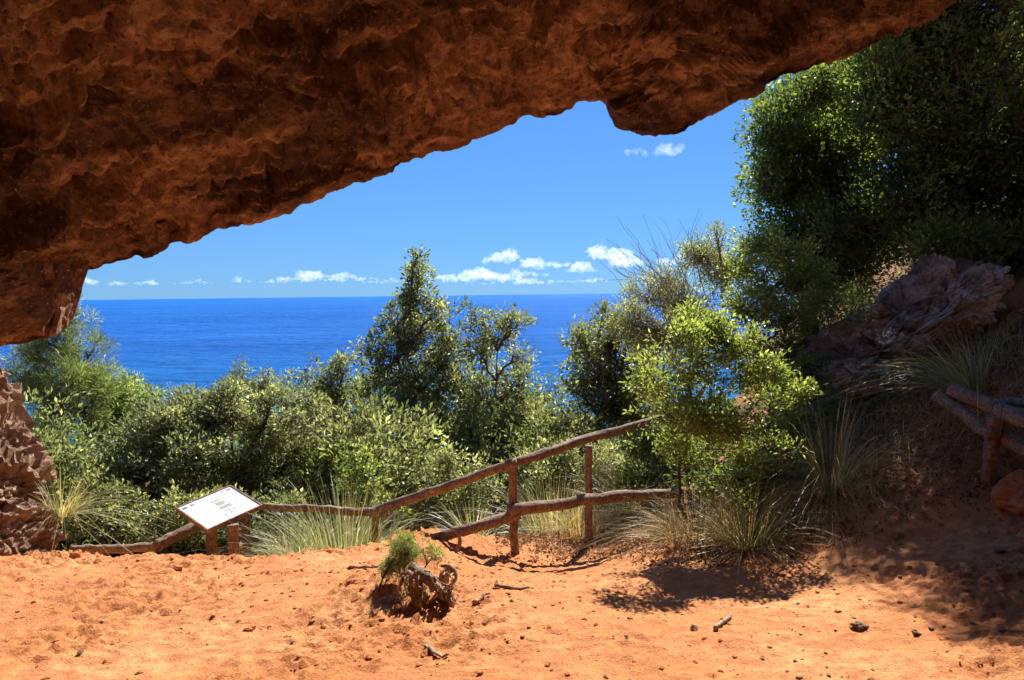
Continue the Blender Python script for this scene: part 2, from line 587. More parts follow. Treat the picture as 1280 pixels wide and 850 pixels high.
# ------------------------------------------------------------------ the sea
def build_sea():
    m, nt, b = mat_new('sea_water')
    geo = nt.nodes.new('ShaderNodeNewGeometry')
    sep = nt.nodes.new('ShaderNodeSeparateXYZ')
    nt.links.new(geo.outputs['Position'], sep.inputs[0])
    mr = nd(nt, 'ShaderNodeMapRange')
    mr.inputs[1].default_value = 90
    mr.inputs[2].default_value = 420
    nt.links.new(sep.outputs['Y'], mr.inputs[0])
    co = coords(nt, (1, 1, 1))
    big = nz(nt, coords(nt, (0.0012, 0.004, 1)), 1.0, 5, 0.6)
    mid = nz(nt, coords(nt, (0.012, 0.05, 1)), 1.0, 6, 0.65)
    bm_ = nd(nt, 'ShaderNodeMath', operation='ADD')
    hm = nd(nt, 'ShaderNodeMath', operation='MULTIPLY')
    hm.inputs[1].default_value = 0.5
    nt.links.new(big, bm_.inputs[0]); nt.links.new(mid, bm_.inputs[1]); nt.links.new(bm_.outputs[0], hm.inputs[0])
    patch = ramp(nt, hm.outputs[0], [(0.40, (0.010, 0.100, 0.39)), (0.64, (0.026, 0.170, 0.55))])
    c = ramp(nt, mr.outputs[0], [(0.0, (0.03, 0.27, 0.36)), (0.35, (0.016, 0.16, 0.42)), (1.0, (0.008, 0.11, 0.41))])
    c = mixc(nt, mr.outputs[0], c, patch)
    # surf over the shoal close to the shore
    fo = nz(nt, coords(nt, (0.05, 0.22, 1)), 1.0, 8, 0.7, 0.5)
    near = nd(nt, 'ShaderNodeMapRange')
    near.inputs[1].default_value = 175
    near.inputs[2].default_value = 130
    nt.links.new(sep.outputs['Y'], near.inputs[0])
    fm = nd(nt, 'ShaderNodeMath', operation='MULTIPLY')
    nt.links.new(ramp(nt, fo, [(0.60, (0, 0, 0)), (0.68, (1, 1, 1))]), fm.inputs[0])
    nt.links.new(near.outputs[0], fm.inputs[1])
    c = mixc(nt, fm.outputs[0], c, (0.75, 0.8, 0.82))
    nt.links.new(c, b.inputs['Base Color'])
    b.inputs['Roughness'].default_value = 0.2
    b.inputs['IOR'].default_value = 1.33
    b.inputs['Specular IOR Level'].default_value = 0.06
    w1 = nz(nt, coords(nt, (0.10, 0.22, 1), (0, 0, R(12))), 1.0, 7, 0.62, 0.3)
    w2 = nz(nt, coords(nt, (0.016, 0.035, 1), (0, 0, R(-8))), 1.0, 6, 0.6)
    h = bump(nt, w2, 22.0)
    h = bump(nt, w1, 6.0, 1.0, h)
    nt.links.new(h, b.inputs['Normal'])
    df = nt.nodes.new('ShaderNodeBsdfDiffuse')
    gl = nt.nodes.new('ShaderNodeBsdfGlossy')
    gl.inputs['Roughness'].default_value = 0.22
    nt.links.new(c, df.inputs['Color'])
    nt.links.new(h, df.inputs['Normal'])
    nt.links.new(h, gl.inputs['Normal'])
    ms = nt.nodes.new('ShaderNodeMixShader')
    ms.inputs[0].default_value = 0.035
    gl.inputs['Color'].default_value = (0.55, 0.75, 1, 1)
    nt.links.new(df.outputs[0], ms.inputs[1])
    nt.links.new(gl.outputs[0], ms.inputs[2])
    nt.links.new(ms.outputs[0], nt.nodes['Material Output'].inputs[0])
    xs = np.concatenate([-np.geomspace(60, 150000, 40)[::-1], np.linspace(-50, 50, 11), np.geomspace(60, 150000, 40)])
    ys = np.concatenate([[-60, 0, 30], np.geomspace(50, 150000, 60)])
    X, Y = np.meshgrid(xs, ys)
    v = np.stack([X.ravel(), Y.ravel(), np.full(X.size, SEA_Z)], 1)
    nx, ny = len(xs), len(ys)
    i = np.arange(ny - 1)[:, None] * nx + np.arange(nx - 1)[None, :]
    f = np.stack([i, i + 1, i + nx + 1, i + nx], -1).reshape(-1, 4)
    tag(mesh_np('sea', v, f, m, smooth=True), 'deep blue open sea reaching to the horizon', kind='structure')


build_sea()

# ------------------------------------------------------------------ the cave roof
LIP = [(-40, 436), (0, 433), (30, 432), (60, 424), (80, 412), (92, 399), (97, 385), (97.6, 352), (106, 340), (130, 333), (165, 325), (173, 322),
       (180, 327), (195, 325), (215, 316), (222, 308), (250, 300), (280, 290), (310, 280), (345, 268), (362, 265), (368, 258), (385, 252),
       (420, 238), (450, 226), (480, 217), (500, 212), (525, 202), (550, 196), (565, 192), (590, 182), (610, 172), (635, 160), (650, 152),
       (660, 149), (680, 150), (695, 147), (708, 140), (716, 130), (725, 126), (740, 123), (752, 125), (762, 134), (770, 147), (778, 161),
       (790, 165), (810, 168), (835, 168), (856, 165), (866, 155), (880, 146), (900, 136), (920, 125), (935, 118), (955, 107), (975, 100),
       (1000, 92), (1020, 85), (1040, 78), (1060, 70), (1080, 60), (1100, 52), (1120, 45), (1150, 30), (1175, 15), (1190, 0), (1230, -35),
       (1300, -80), (1420, -150)]


def gsmooth(a, sig):
    k = int(sig * 3) + 1
    w = np.exp(-0.5 * (np.arange(-k, k + 1) / sig) ** 2)
    w /= w.sum()
    return np.convolve(np.pad(a, k, mode='edge'), w, 'valid')


def build_cave():
    lp = np.array(LIP, float)
    u = np.concatenate([np.linspace(-40, 90, 36), np.linspace(91, 101, 14), np.linspace(103.5, 1420, 540)])
    py = np.interp(u, lp[:, 0], lp[:, 1])
    D = np.interp(u, [-40, 60, 110, 300, 640, 745, 820, 900, 1190, 1420], [4.15, 4.2, 4.5, 4.6, 4.7, 4.75, 4.35, 4.7, 5.1, 5.4])
    L = np.array([P(a, b, d) for a, b, d in zip(u, py, D)])
    nL = 26
    left = np.linspace(-7.0, L[0, 0] - 0.05, nL)
    tl = (left - left[0]) / (L[0, 0] - left[0])
    LL = np.stack([left, 4.15 - 0.3 * (1 - tl), L[0, 2] - 3.2 * (1 - tl) ** 0.8], 1)
    nR = 16
    right = np.linspace(L[-1, 0] + 0.1, 10.5, nR)
    tr = (right - L[-1, 0])
    RR = np.stack([right, 5.4 - 0.15 * tr, L[-1, 2] + 0.25 * tr], 1)
    L = np.vstack([LL, L, RR])
    n = len(L)
    X, Y0, Z0 = L[:, 0], L[:, 1], L[:, 2]
    # smoothed lip height, resampled evenly so that the smoothing is in metres
    xe = np.linspace(X[0], X[-1], 1800)
    dx = xe[1] - xe[0]
    ze = np.interp(xe, X, Z0)
    Zs = np.interp(X, xe, gsmooth(ze, 0.45 / dx))
    Zs2 = np.interp(X, xe, gsmooth(ze, 1.1 / dx))
    s_in = np.concatenate([np.linspace(0, 0.5, 46) ** 1.0, 0.5 + np.linspace(0, 1, 215)[1:] ** 1.0 * 3.7, 4.2 + np.linspace(0, 1, 26)[1:] * 4.8])
    rows = []
    sv = []
    # outer face, from the roof top down to the lip
    for t in np.linspace(1, 0, 26)[:-1]:
        up = 6.0 * t ** 1.6
        rows.append(np.stack([X, Y0 + 0.10 * np.sin(min(1, t * 6) * np.pi / 2) - 0.35 * up * (t > 0.2) + 0.0 * X, Z0 + up + 0.04 * (t > 0)], 1))
        sv.append(-t * 3)
    for s in s_in:
        k1 = 1 - math.exp(-s / 0.55)
        k2 = 1 - math.exp(-s / 1.8)
        z = Z0 + (Zs - Z0) * k1 + (Zs2 - Zs) * k2
        z = z + 0.10 * (1 - math.exp(-s / 0.12)) + 0.16 * (1 - math.exp(-s / 0.7)) + 0.10 * s
        y = Y0 - s
        back = sstep(6.3, 8.6, s)
        z = z * (1 - back) + (-0.8) * back
        z = z - sstep(5.2, 7.5, X) * sstep(3.6, 2.2, y) * 9.0
        rows.append(np.stack([X, y, z], 1))
        sv.append(s)
    V = np.array(rows)
    m = len(rows)
    S = np.array(sv)
    du = np.gradient(V, axis=1)
    dv = np.gradient(V, axis=0)
    N = np.cross(du, dv)
    N /= np.linalg.norm(N, axis=2, keepdims=True) + 1e-9
    if N[60:200, :, 2].mean() > 0:
        N = -N
    p = V.reshape(-1, 3)
    # beds dip with the roof: stretch the noise along the bedding
    a = R(-22)
    q = np.stack([(p[:, 0] * math.cos(a) - p[:, 2] * math.sin(a)) * 0.6, p[:, 1], (p[:, 0] * math.sin(a) + p[:, 2] * math.cos(a)) * 1.5], 1)
    wob = np.stack([fbm(p * 1.1, 3), fbm(p * 1.1, 3, off=31.0), fbm(p * 1.1, 3, off=57.0)], 1)
    big = fbm(q * 0.9 + wob * 0.5, 4, 0.5, off=4.0)
    fold = fbm(q * 2.0 + wob * 1.2, 5, 0.55, ridged=True, off=11.0)
    crag = fbm(p * 5.5 + wob, 4, 0.62, off=21.0)
    w1, w2 = worley(q * 3.2 + wob * 0.9, 2.0)
    w3, w4 = worley(q * 8.5 + wob * 1.6, 6.0)
    fine = fbm(p * 19, 3, 0.6, off=2.0)
    mask = sstep(-0.15, 0.25, fbm(p * 0.7, 2, off=77.0))
    _, _, h1 = cells(q * 1.9 + wob * 0.35, 3.0)
    e1, e2, h2 = cells(q * 4.6 + wob * 0.5, 8.0)
    _, _, h3 = cells(p * 11.0 + wob * 0.6, 12.0)
    _, _, h4 = cells(p * 24.0, 15.0)
    d = 0.22 * big * sstep(0.1, 0.9, np.repeat(np.abs(S), n)) + 0.05 * fold + 0.06 * crag - (0.04 + 0.09 * mask) * sstep(0.40, 0.10, w1) \
        - 0.05 * sstep(0.36, 0.10, w3) * mask + 0.17 * h1 + 0.085 * h2 + 0.045 * h3 + 0.032 * h4 - 0.05 * sstep(0.08, 0.0, e2 - e1) + 0.03 * fine
    amp = (0.34 + 0.66 * sstep(0.0, 0.30, np.abs(S)))[:, None]
    d = d.reshape(m, n)
    for _ in range(1):
        dp = np.pad(d, 1, mode='edge')
        d = (4 * d + dp[:-2, 1:-1] + dp[2:, 1:-1] + dp[1:-1, :-2] + dp[1:-1, 2:]) / 8
    amp = amp * (1 - 0.7 * np.exp(-((X[None, :] - L[nL + 45, 0]) / 0.35) ** 2) * sstep(1.2, 0.3, np.abs(S))[:, None])
    d = d * amp
    # keep the rim itself crumbly but where it is
    rim = 0.035 * (fbm(p * 9, 3, 0.6, off=5.5).reshape(m, n)) * np.exp(-np.abs(S)[:, None] / 0.3)
    V = V + N * (d + rim)[:, :, None]
    i = np.arange(m - 1)[:, None] * n + np.arange(n - 1)[None, :]
    f = np.stack([i, i + n, i + n + 1, i + 1], -1).reshape(-1, 4)
    # close the mass above with a top sheet
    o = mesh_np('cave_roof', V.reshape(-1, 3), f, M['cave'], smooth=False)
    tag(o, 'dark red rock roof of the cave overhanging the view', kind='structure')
    top = np.array([V[0, :, :], np.stack([X, np.full(n, -5.2), V[0, :, 2] + 1.5], 1), np.stack([X, np.full(n, -5.6), np.full(n, -1.5)], 1)])
    i = np.arange(2)[:, None] * n + np.arange(n - 1)[None, :]
    f = np.stack([i, i + 1, i + n + 1, i + n], -1).reshape(-1, 4)
    c = mesh_np('cliff', top.reshape(-1, 3), f, M['cave'], smooth=True)
    tag(c, 'red rock of the cliff above the cave', kind='structure')


build_cave()


def rock_blob(name, center, radii, mat, rot=(0, 0, 0), res=90, amp=1.0, seed=0.0, boxy=0.55, cuts=(), loc=None):
    """a craggy rock: super-ellipsoid with bedding ledges, cracks and broken faces"""
    th = np.linspace(0, 2 * np.pi, res, endpoint=False)
    ph = np.linspace(-np.pi / 2, np.pi / 2, res // 2 + 1)
    T, Q = np.meshgrid(th, ph)
    sp = lambda v, e: np.sign(v) * np.abs(v) ** e
    x = sp(np.cos(Q), boxy) * sp(np.cos(T), boxy)
    y = sp(np.cos(Q), boxy) * sp(np.sin(T), boxy)
    z = sp(np.sin(Q), boxy)
    nrm = np.stack([x, y, z], -1).reshape(-1, 3)
    p = nrm * np.array(radii)
    n = nrm / (np.linalg.norm(nrm, axis=1, keepdims=True) + 1e-9)
    wob = np.stack([fbm(p * 1.3 + seed, 3), fbm(p * 1.3 + seed, 3, off=31.0), fbm(p * 1.3 + seed, 3, off=57.0)], 1)
    st = p * np.array([0.9, 0.9, 1.6])
    _, _, h1 = cells(st * 1.7 + wob * 0.25 + seed, 1.0)
    e1, e2, h2 = cells(st * 4.2 + wob * 0.4 + seed, 3.0)
    _, _, h3 = cells(st * 9.5 + seed, 7.0)
    _, _, h4 = cells(p * 22 + seed, 9.0)
    d = 0.22 * fbm(p * 0.9 + seed, 3) + 0.20 * h1 + 0.11 * h2 + 0.07 * h3 + 0.05 * h4 - 0.07 * sstep(0.10, 0.0, e2 - e1) + 0.13 * fbm(p * 5 + seed, 5, 0.7)
    p = p + n * (d * amp)[:, None]
    for (cn, cd) in cuts:
        cn = np.array(cn, float) / np.linalg.norm(cn)
        e = p @ cn - cd
        p = p - np.outer(np.where(e > 0, e * 0.85, 0), cn)
    from mathutils import Euler
    Mx = np.array(Euler(rot).to_matrix())
    p = p @ Mx.T
    k = len(th)
    m = len(ph)
    i = np.arange(m - 1)[:, None] * k
    j = np.arange(k)[None, :]
    f = np.stack([i + j, i + (j + 1) % k, i + k + (j + 1) % k, i + k + j], -1).reshape(-1, 4)
    return mesh_np(name, p, f, mat, smooth=False, loc=center)


# the sunlit jamb at the left of the cave mouth
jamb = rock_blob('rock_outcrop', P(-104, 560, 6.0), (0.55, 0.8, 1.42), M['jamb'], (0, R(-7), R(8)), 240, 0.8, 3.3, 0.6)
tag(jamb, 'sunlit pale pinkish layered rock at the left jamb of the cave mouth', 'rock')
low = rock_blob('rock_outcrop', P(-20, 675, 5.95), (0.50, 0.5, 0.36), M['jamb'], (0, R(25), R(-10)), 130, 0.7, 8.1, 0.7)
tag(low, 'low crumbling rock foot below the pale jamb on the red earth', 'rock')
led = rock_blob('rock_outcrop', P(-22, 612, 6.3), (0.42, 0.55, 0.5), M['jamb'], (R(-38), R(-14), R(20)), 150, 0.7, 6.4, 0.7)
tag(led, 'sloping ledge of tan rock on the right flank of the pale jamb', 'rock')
# the tilted boulder on the right bank
bc = P(1128, 404, 8.0)
boulder = rock_blob('boulder', bc, (1.12, 0.5, 0.2), M['boulder'], (R(20), R(-31), R(6)), 260, 0.75, 2.7, 0.45)
tag(boulder, 'tilted grey and rust boulder sticking out of the shaded right bank', 'boulder')
pc = P(1090, 80, 13.5)
crag = rock_blob('crag', pc, (1.1, 0.9, 1.5), M['boulder'], (0, R(20), 0), 90, 0.8, 1.2, 0.6)
tag(crag, 'grey crag just under the cave roof among dark tree leaves', 'rock')
st = hit(1272, 628)
redst = rock_blob('stone', (st.x + 0.03, st.y, st.z + 0.06), (0.20, 0.15, 0.09), M['soil'], (0.2, R(-25), 0.4), 48, 0.22, 9.0, 0.4)
tag(redst, 'angular orange stone at the foot of the grey log railing', 'stone')

# ------------------------------------------------------------------ vegetation
def leaves(tc, tn, per, spread, ll, lw, seed, up=0.35, fold=0.25, flat=0.0):
    """leaf blades around tuft centres tc with outward normals tn; returns verts, tris, tint"""
    g = np.random.default_rng(seed)
    nt = len(tc)
    cnt = np.maximum(2, g.poisson(per, nt))
    idx = np.repeat(np.arange(nt), cnt)
    n = len(idx)
    off = g.normal(size=(n, 3))
    off *= (g.random(n) ** 0.5 * spread / (np.linalg.norm(off, axis=1) + 1e-9))[:, None]
    pos = tc[idx] + off
    d = off / (spread + 1e-9) * 1.0 + tn[idx] * 0.5 + g.normal(size=(n, 3)) * 0.45 + np.array([0, 0, up])
    d /= np.linalg.norm(d, axis=1, keepdims=True) + 1e-9
    r = g.normal(size=(n, 3)) + np.array([0, 0, flat])
    s = np.cross(d, r)
    s /= np.linalg.norm(s, axis=1, keepdims=True) + 1e-9
    nn = np.cross(s, d)
    L = ll * (0.6 + 0.8 * g.random(n))[:, None]
    Wd = lw * (0.7 + 0.6 * g.random(n))[:, None] * 0.5
    a = pos
    t = pos + d * L - nn * L * 0.12
    l = pos + d * L * 0.48 + s * Wd + nn * Wd * fold
    rr = pos + d * L * 0.48 - s * Wd + nn * Wd * fold
    v = np.stack([a, l, t, rr], 1).reshape(-1, 3)
    k = np.arange(n)[:, None] * 4
    f = np.concatenate([k + [0, 1, 2], k + [0, 2, 3]], 1).reshape(-1, 3)
    tt = np.clip(g.normal(0.45, 0.2, nt)[idx] + g.normal(0, 0.17, n), 0, 1)
    return v, f, np.repeat(tt, 2)


def tufts(lobes, lai, leaf_a, seed, gap=0.0, gapscale=2.2, shell=0.4):
    g = np.random.default_rng(seed)
    tc, tn, li = [], [], []
    for k, (c, r) in enumerate(lobes):
        c = np.asarray(c, float)
        r = np.asarray(r, float)
        n = max(6, int(lai * 3.14 * r[0] * r[2] / leaf_a / max(0.15, 1 - 0.5 * sstep(-0.45, 0.45, gap) * 2)))
        d = g.normal(size=(n, 3))
        d /= np.linalg.norm(d, axis=1, keepdims=True)
        rad = g.random(n) ** shell
        rad *= 1 + 0.35 * noise3(d * 2.1 + k * 3.7 + seed)
        rad += np.where(g.random(n) < 0.16, g.random(n) * 0.5, 0)
        q = c + d * rad[:, None] * r
        tc.append(q)
        tn.append(d)
        li.append(np.full(n, k))
    tc, tn, li = np.vstack(tc), np.vstack(tn), np.concatenate(li)
    if gap > -1:
        keep = fbm(tc * gapscale, 2, off=seed * 1.3) > gap
        tc, tn, li = tc[keep], tn[keep], li[keep]
    return tc, tn, li


def curve_pts(a, b, n, wob, g, sag=0.0):
    a = np.asarray(a, float)
    b = np.asarray(b, float)
    t = np.linspace(0, 1, n)[:, None]
    p = a + (b - a) * t
    L = np.linalg.norm(b - a)
    w = np.cumsum(g.normal(size=(n, 3)), 0)
    w -= w[0] + (w[-1] - w[0]) * t
    p = p + w * wob * L / math.sqrt(n)
    p[:, 2] += sag * L * (4 * t * (1 - t))[:, 0]
    return p


def make_tree(name, label, cat, base, lobes, leaf, lai, per, spread, ll, lw, seed, gap=-0.1, trunk_r=0.09, trunk_to=None,
              twig_every=1, shell=0.4, up=0.35, stems=1, group=None, bark='bark', gapscale=2.2, flat=0.9):
    g = np.random.default_rng(seed + 100)
    e = empty(name, base, label, cat, group)
    B = np.array(base, float)
    lob = [(np.array(c, float), r if hasattr(r, '__len__') else (r, r, r)) for c, r in lobes]
    tc, tn, li = tufts(lob, lai, per * ll * lw * 0.5, seed, gap, gapscale, shell)
    v, f, t = leaves(tc, tn, per, spread, ll, lw, seed, up, flat=flat)
    mesh_np('crown', v - B, f, M[leaf], e, tint=t)
    # trunk rises through the lobe centres, limbs to each lobe, twigs to each tuft
    geo = Geo()
    top = np.array(trunk_to if trunk_to is not None else max((c for c, r in lob), key=lambda c: c[2]), float)
    axes = []
    for s in range(stems):
        b0 = B + np.array([g.normal() * 0.12, g.normal() * 0.12, -0.15]) * (s > 0) + np.array([0, 0, -0.12])
        tp = top if s == 0 else lob[g.integers(len(lob))][0]
        ax = curve_pts(b0, tp, 14, 0.09, g)
        geo.tube(ax, trunk_r * np.linspace(1, 0.10, 14) ** 1.2 * (1 if s == 0 else 0.75), 8, 0.12, False, seed)
        axes.append(ax)
    ax_all = np.vstack(axes)
    for k, (c, r) in enumerate(lob):
        dd = np.linalg.norm(ax_all - c, axis=1) + np.where(ax_all[:, 2] > c[2] - 0.1, 1.5, 0) + 0.3 * (ax_all[:, 2] < B[2] + 0.2)
        a = ax_all[dd.argmin()]
        lim = curve_pts(a, c, 8, 0.12, g)
        r0 = trunk_r * 0.42
        geo.tube(lim, np.linspace(r0, r0 * 0.3, 8), 5, 0.1, False, seed + k)
        sel = np.where(li == k)[0][::twig_every]
        for q in sel:
            tq = tc[q]
            w = lim[min(7, 3 + int(g.integers(5)))]
            mid = (w + tq) / 2 + g.normal(size=3) * 0.09 * np.linalg.norm(tq - w)
            geo.tube(np.array([w, mid, tq]), [r0 * 0.22, r0 * 0.15, 0.003], 3, 0, False)
    geo.build('trunk', M[bark], e, True, loc=B)
    return e


def px_lobes(lst, y, jit=0.25, seed=0, deep=1.0):
    g = np.random.default_rng(seed + 7)
    out = []
    for (px, py, rx, ry) in lst:
        yy = y + g.normal() * jit
        c = P(px, py, yy)
        a, b = rx * yy / FPX, ry * yy / FPX
        out.append((np.array(c), (a, (a + b) / 2 * deep, b)))
    return out


def base_under(px, y, dx=0.0):
    q = P(px, 400, y)
    return (q.x + dx, y, gz(q.x + dx, y))


def tree_px(name, label, cat, px, y, lst, leaf, lai=3, per=22, spread=0.16, ll=0.062, lw=0.03, seed=1, jit=0.3, deep=1.0, **kw):
    return make_tree(name, label, cat, base_under(px, y), px_lobes(lst, y, jit, seed, deep), leaf, lai, per, spread, ll, lw, seed, **kw)


# middle distance trees
tree_px('oak_tree', 'tall pointed evergreen oak rising above the horizon in the middle', 'tree', 520, 13.0,
        [(521, 322, 8, 12), (522, 345, 17, 16), (528, 372, 28, 18), (546, 392, 32, 18), (496, 398, 26, 22), (524, 420, 48, 26), (486, 445, 40, 28),
         (556, 440, 30, 26), (520, 470, 55, 36), (566, 478, 32, 34), (476, 500, 38, 40), (535, 515, 58, 42), (590, 520, 34, 36), (500, 560, 62, 40), (560, 570, 50, 36)],
        'oak', 2.9, 22, 0.15, 0.080, 0.042, 21, gap=-0.12, trunk_r=0.085, jit=0.35)
tree_px('oak_tree', 'slender open evergreen tree beside the tall pointed oak', 'tree', 612, 12.2,
        [(600, 400, 17, 12), (640, 400, 22, 13), (624, 422, 24, 16), (598, 440, 18, 22), (650, 440, 16, 18), (626, 462, 26, 20), (655, 478, 20, 24),
         (604, 500, 34, 30), (644, 520, 32, 30), (612, 550, 36, 26)],
        'olive', 2.9, 20, 0.14, 0.07, 0.036, 31, gap=-0.08, trunk_r=0.07)
tree_px('pine_tree', 'light green pine just right of the hanging red rock', 'tree', 70, 13.5,
        [(85, 398, 26, 16), (98, 385, 10, 10), (70, 425, 34, 22), (108, 440, 22, 22), (50, 450, 30, 26), (90, 470, 40, 24), (120, 480, 26, 20), (55, 492, 34, 24), (95, 515, 36, 22),
         (60, 535, 34, 22), (30, 470, 24, 30)],
        'pine', 2.6, 46, 0.15, 0.13, 0.012, 41, gap=-0.10, trunk_r=0.10, up=0.5)
tree_px('round_shrub', 'rounded green shrub crown between the pine and the olive shrub', 'shrub', 150, 15.0,
        [(158, 484, 28, 18), (135, 500, 26, 20), (180, 502, 22, 20), (150, 520, 40, 26), (120, 535, 34, 24), (165, 545, 36, 28)],
        'lush', 3.2, 22, 0.17, 0.07, 0.035, 51, gap=-0.2)
tree_px('olive_shrub', 'broad grey-green olive-like shrub rising behind the white sign', 'shrub', 270, 9.6,
        [(235, 508, 40, 22), (290, 500, 46, 22), (340, 508, 40, 22), (210, 532, 40, 30), (265, 525, 52, 36), (325, 530, 50, 38), (370, 520, 38, 34), (175, 560, 40, 38),
         (235, 575, 52, 36), (300, 585, 54, 36), (360, 575, 46, 38), (150, 605, 40, 36), (205, 622, 48, 36), (320, 620, 40, 30)],
        'olive', 3.0, 22, 0.12, 0.062, 0.030, 61, gap=-0.06, trunk_r=0.085, stems=3)
tree_px('pointed_shrub', 'small pointed evergreen top just above the olive-like shrub', 'shrub', 300, 16.5,
        [(300, 462, 9, 14), (302, 480, 18, 16), (330, 482, 18, 14), (305, 505, 34, 24)], 'oak', 3.2, 24, 0.17, 0.075, 0.036, 71, gap=-0.2)
tree_px('oak_tree', 'pale green young oak left of the tall pointed oak', 'tree', 405, 14.0,
        [(380, 462, 17, 17), (428, 460, 20, 16), (404, 478, 26, 20), (375, 492, 28, 24), (438, 492, 24, 28), (405, 520, 46, 32), (440, 540, 32, 34), (370, 545, 34, 34)],
        'olive', 3.2, 22, 0.16, 0.080, 0.042, 81, gap=-0.12)
tree_px('oak_tree', 'dark evergreen oak behind the upper rail where the sea shows', 'tree', 745, 12.5,
        [(752, 400, 22, 16), (728, 425, 22, 22), (765, 425, 34, 28), (712, 450, 14, 18), (745, 462, 40, 30), (785, 450, 40, 38), (728, 495, 30, 28), (770, 500, 46, 36), (740, 535, 46, 28), (800, 520, 44, 44)],
        'oak', 3.2, 22, 0.15, 0.078, 0.040, 91, gap=-0.14)
tree_px('grey_shrub', 'grey-green scrubby bush with bare twigs against the sky', 'shrub', 850, 10.2,
        [(838, 345, 34, 24), (868, 318, 26, 20), (805, 372, 32, 24), (895, 298, 26, 20), (905, 335, 34, 34), (850, 385, 44, 30), (790, 405, 34, 30), (835, 420, 50, 34)],
        'olive', 2.0, 18, 0.11, 0.042, 0.018, 101, gap=0.0, trunk_r=0.06, stems=3, bark='twig')
tree_px('lush_bush', 'bright yellow-green leafy bush hanging over the end of the fence', 'bush', 880, 6.5,
        [(848, 425, 38, 28), (885, 415, 34, 26), (925, 432, 38, 30), (815, 470, 38, 36), (860, 470, 46, 38), (908, 480, 42, 36), (958, 462, 26, 26), (950, 505, 40, 20), (985, 520, 22, 14),
         (835, 520, 42, 34), (880, 530, 46, 34), (930, 530, 36, 26), (850, 556, 36, 20), (905, 556, 34, 20), (1000, 490, 22, 14), (975, 560, 28, 14), (945, 575, 26, 14), (862, 392, 18, 14), (930, 598, 32, 20), (968, 600, 30, 20), (910, 625, 24, 14), (1000, 575, 24, 18)],
        'lush', 2.9, 20, 0.085, 0.044, 0.022, 111, gap=-0.04, trunk_r=0.02, stems=3, gapscale=3.5)
tree_px('broadleaf_tree', 'big dark tree whose sunlit edge meets the sky on the right', 'tree', 1035, 10.8,
        [(985, 128, 40, 28), (1030, 108, 44, 30), (960, 165, 32, 32), (1000, 175, 48, 44), (1060, 150, 50, 44), (955, 222, 28, 34), (985, 235, 42, 42), (1040, 225, 60, 52),
         (1000, 290, 50, 42), (1070, 285, 60, 50), (1040, 345, 60, 40)],
        'dark', 4.4, 24, 0.16, 0.066, 0.034, 121, gap=-0.2, trunk_r=0.16, deep=1.4, jit=0.5, flat=0.6)
tree_px('broadleaf_tree', 'tall deep green tree filling the upper right corner', 'tree', 1190, 10.0,
        [(1090, 95, 44, 40), (1140, 50, 60, 50), (1120, 140, 60, 50), (1210, 20, 80, 60), (1190, 110, 70, 60), (1270, 80, 80, 70), (1150, 210, 74, 60), (1230, 200, 80, 66),
         (1310, 170, 80, 90), (1110, 275, 70, 50), (1190, 290, 80, 56), (1280, 290, 80, 70), (1350, 50, 90, 90), (1370, 260, 80, 90), (1250, -70, 90, 60), (1350, -80, 90, 70), (1085, -10, 50, 40), (1150, -50, 60, 50), (1110, 40, 40, 36)],  # crown lobes out of view are added to shade the ground at right
        'dark', 3.8, 25, 0.18, 0.07, 0.036, 131, gap=-0.24, trunk_r=0.2, deep=1.5, jit=0.6, flat=0.6)
tree_px('broadleaf_tree', 'half-lit green shrub below the big dark tree beside the sky', 'shrub', 965, 9.0,
        [(950, 300, 30, 22), (985, 318, 34, 24), (935, 335, 34, 28), (970, 355, 44, 32), (1020, 350, 36, 26), (940, 385, 36, 26), (990, 395, 40, 26)],
        'lush', 3.2, 22, 0.12, 0.052, 0.026, 141, gap=-0.15, trunk_r=0.045)
tree_px('dark_shrub', 'shaded shrub growing against the upper end of the tilted boulder', 'shrub', 1000, 8.2,
        [(1015, 420, 34, 26), (985, 440, 34, 26), (1010, 465, 30, 20), (1050, 375, 40, 26), (985, 500, 34, 24), (975, 540, 34, 24)], 'dark', 3, 20, 0.11, 0.045, 0.02, 151, gap=-0.12, trunk_r=0.03)
tree_px('dark_shrub', 'dense dark shrub in deep shade behind the tilted boulder', 'shrub', 1285, 8.7,
        [(1190, 300, 60, 30), (1255, 320, 50, 40), (1265, 380, 34, 40), (1310, 370, 60, 70), (1320, 470, 60, 50), (1275, 440, 34, 34), (1340, 300, 60, 60)],
        'dark', 4, 24, 0.17, 0.07, 0.034, 161, gap=-0.3, deep=0.8)

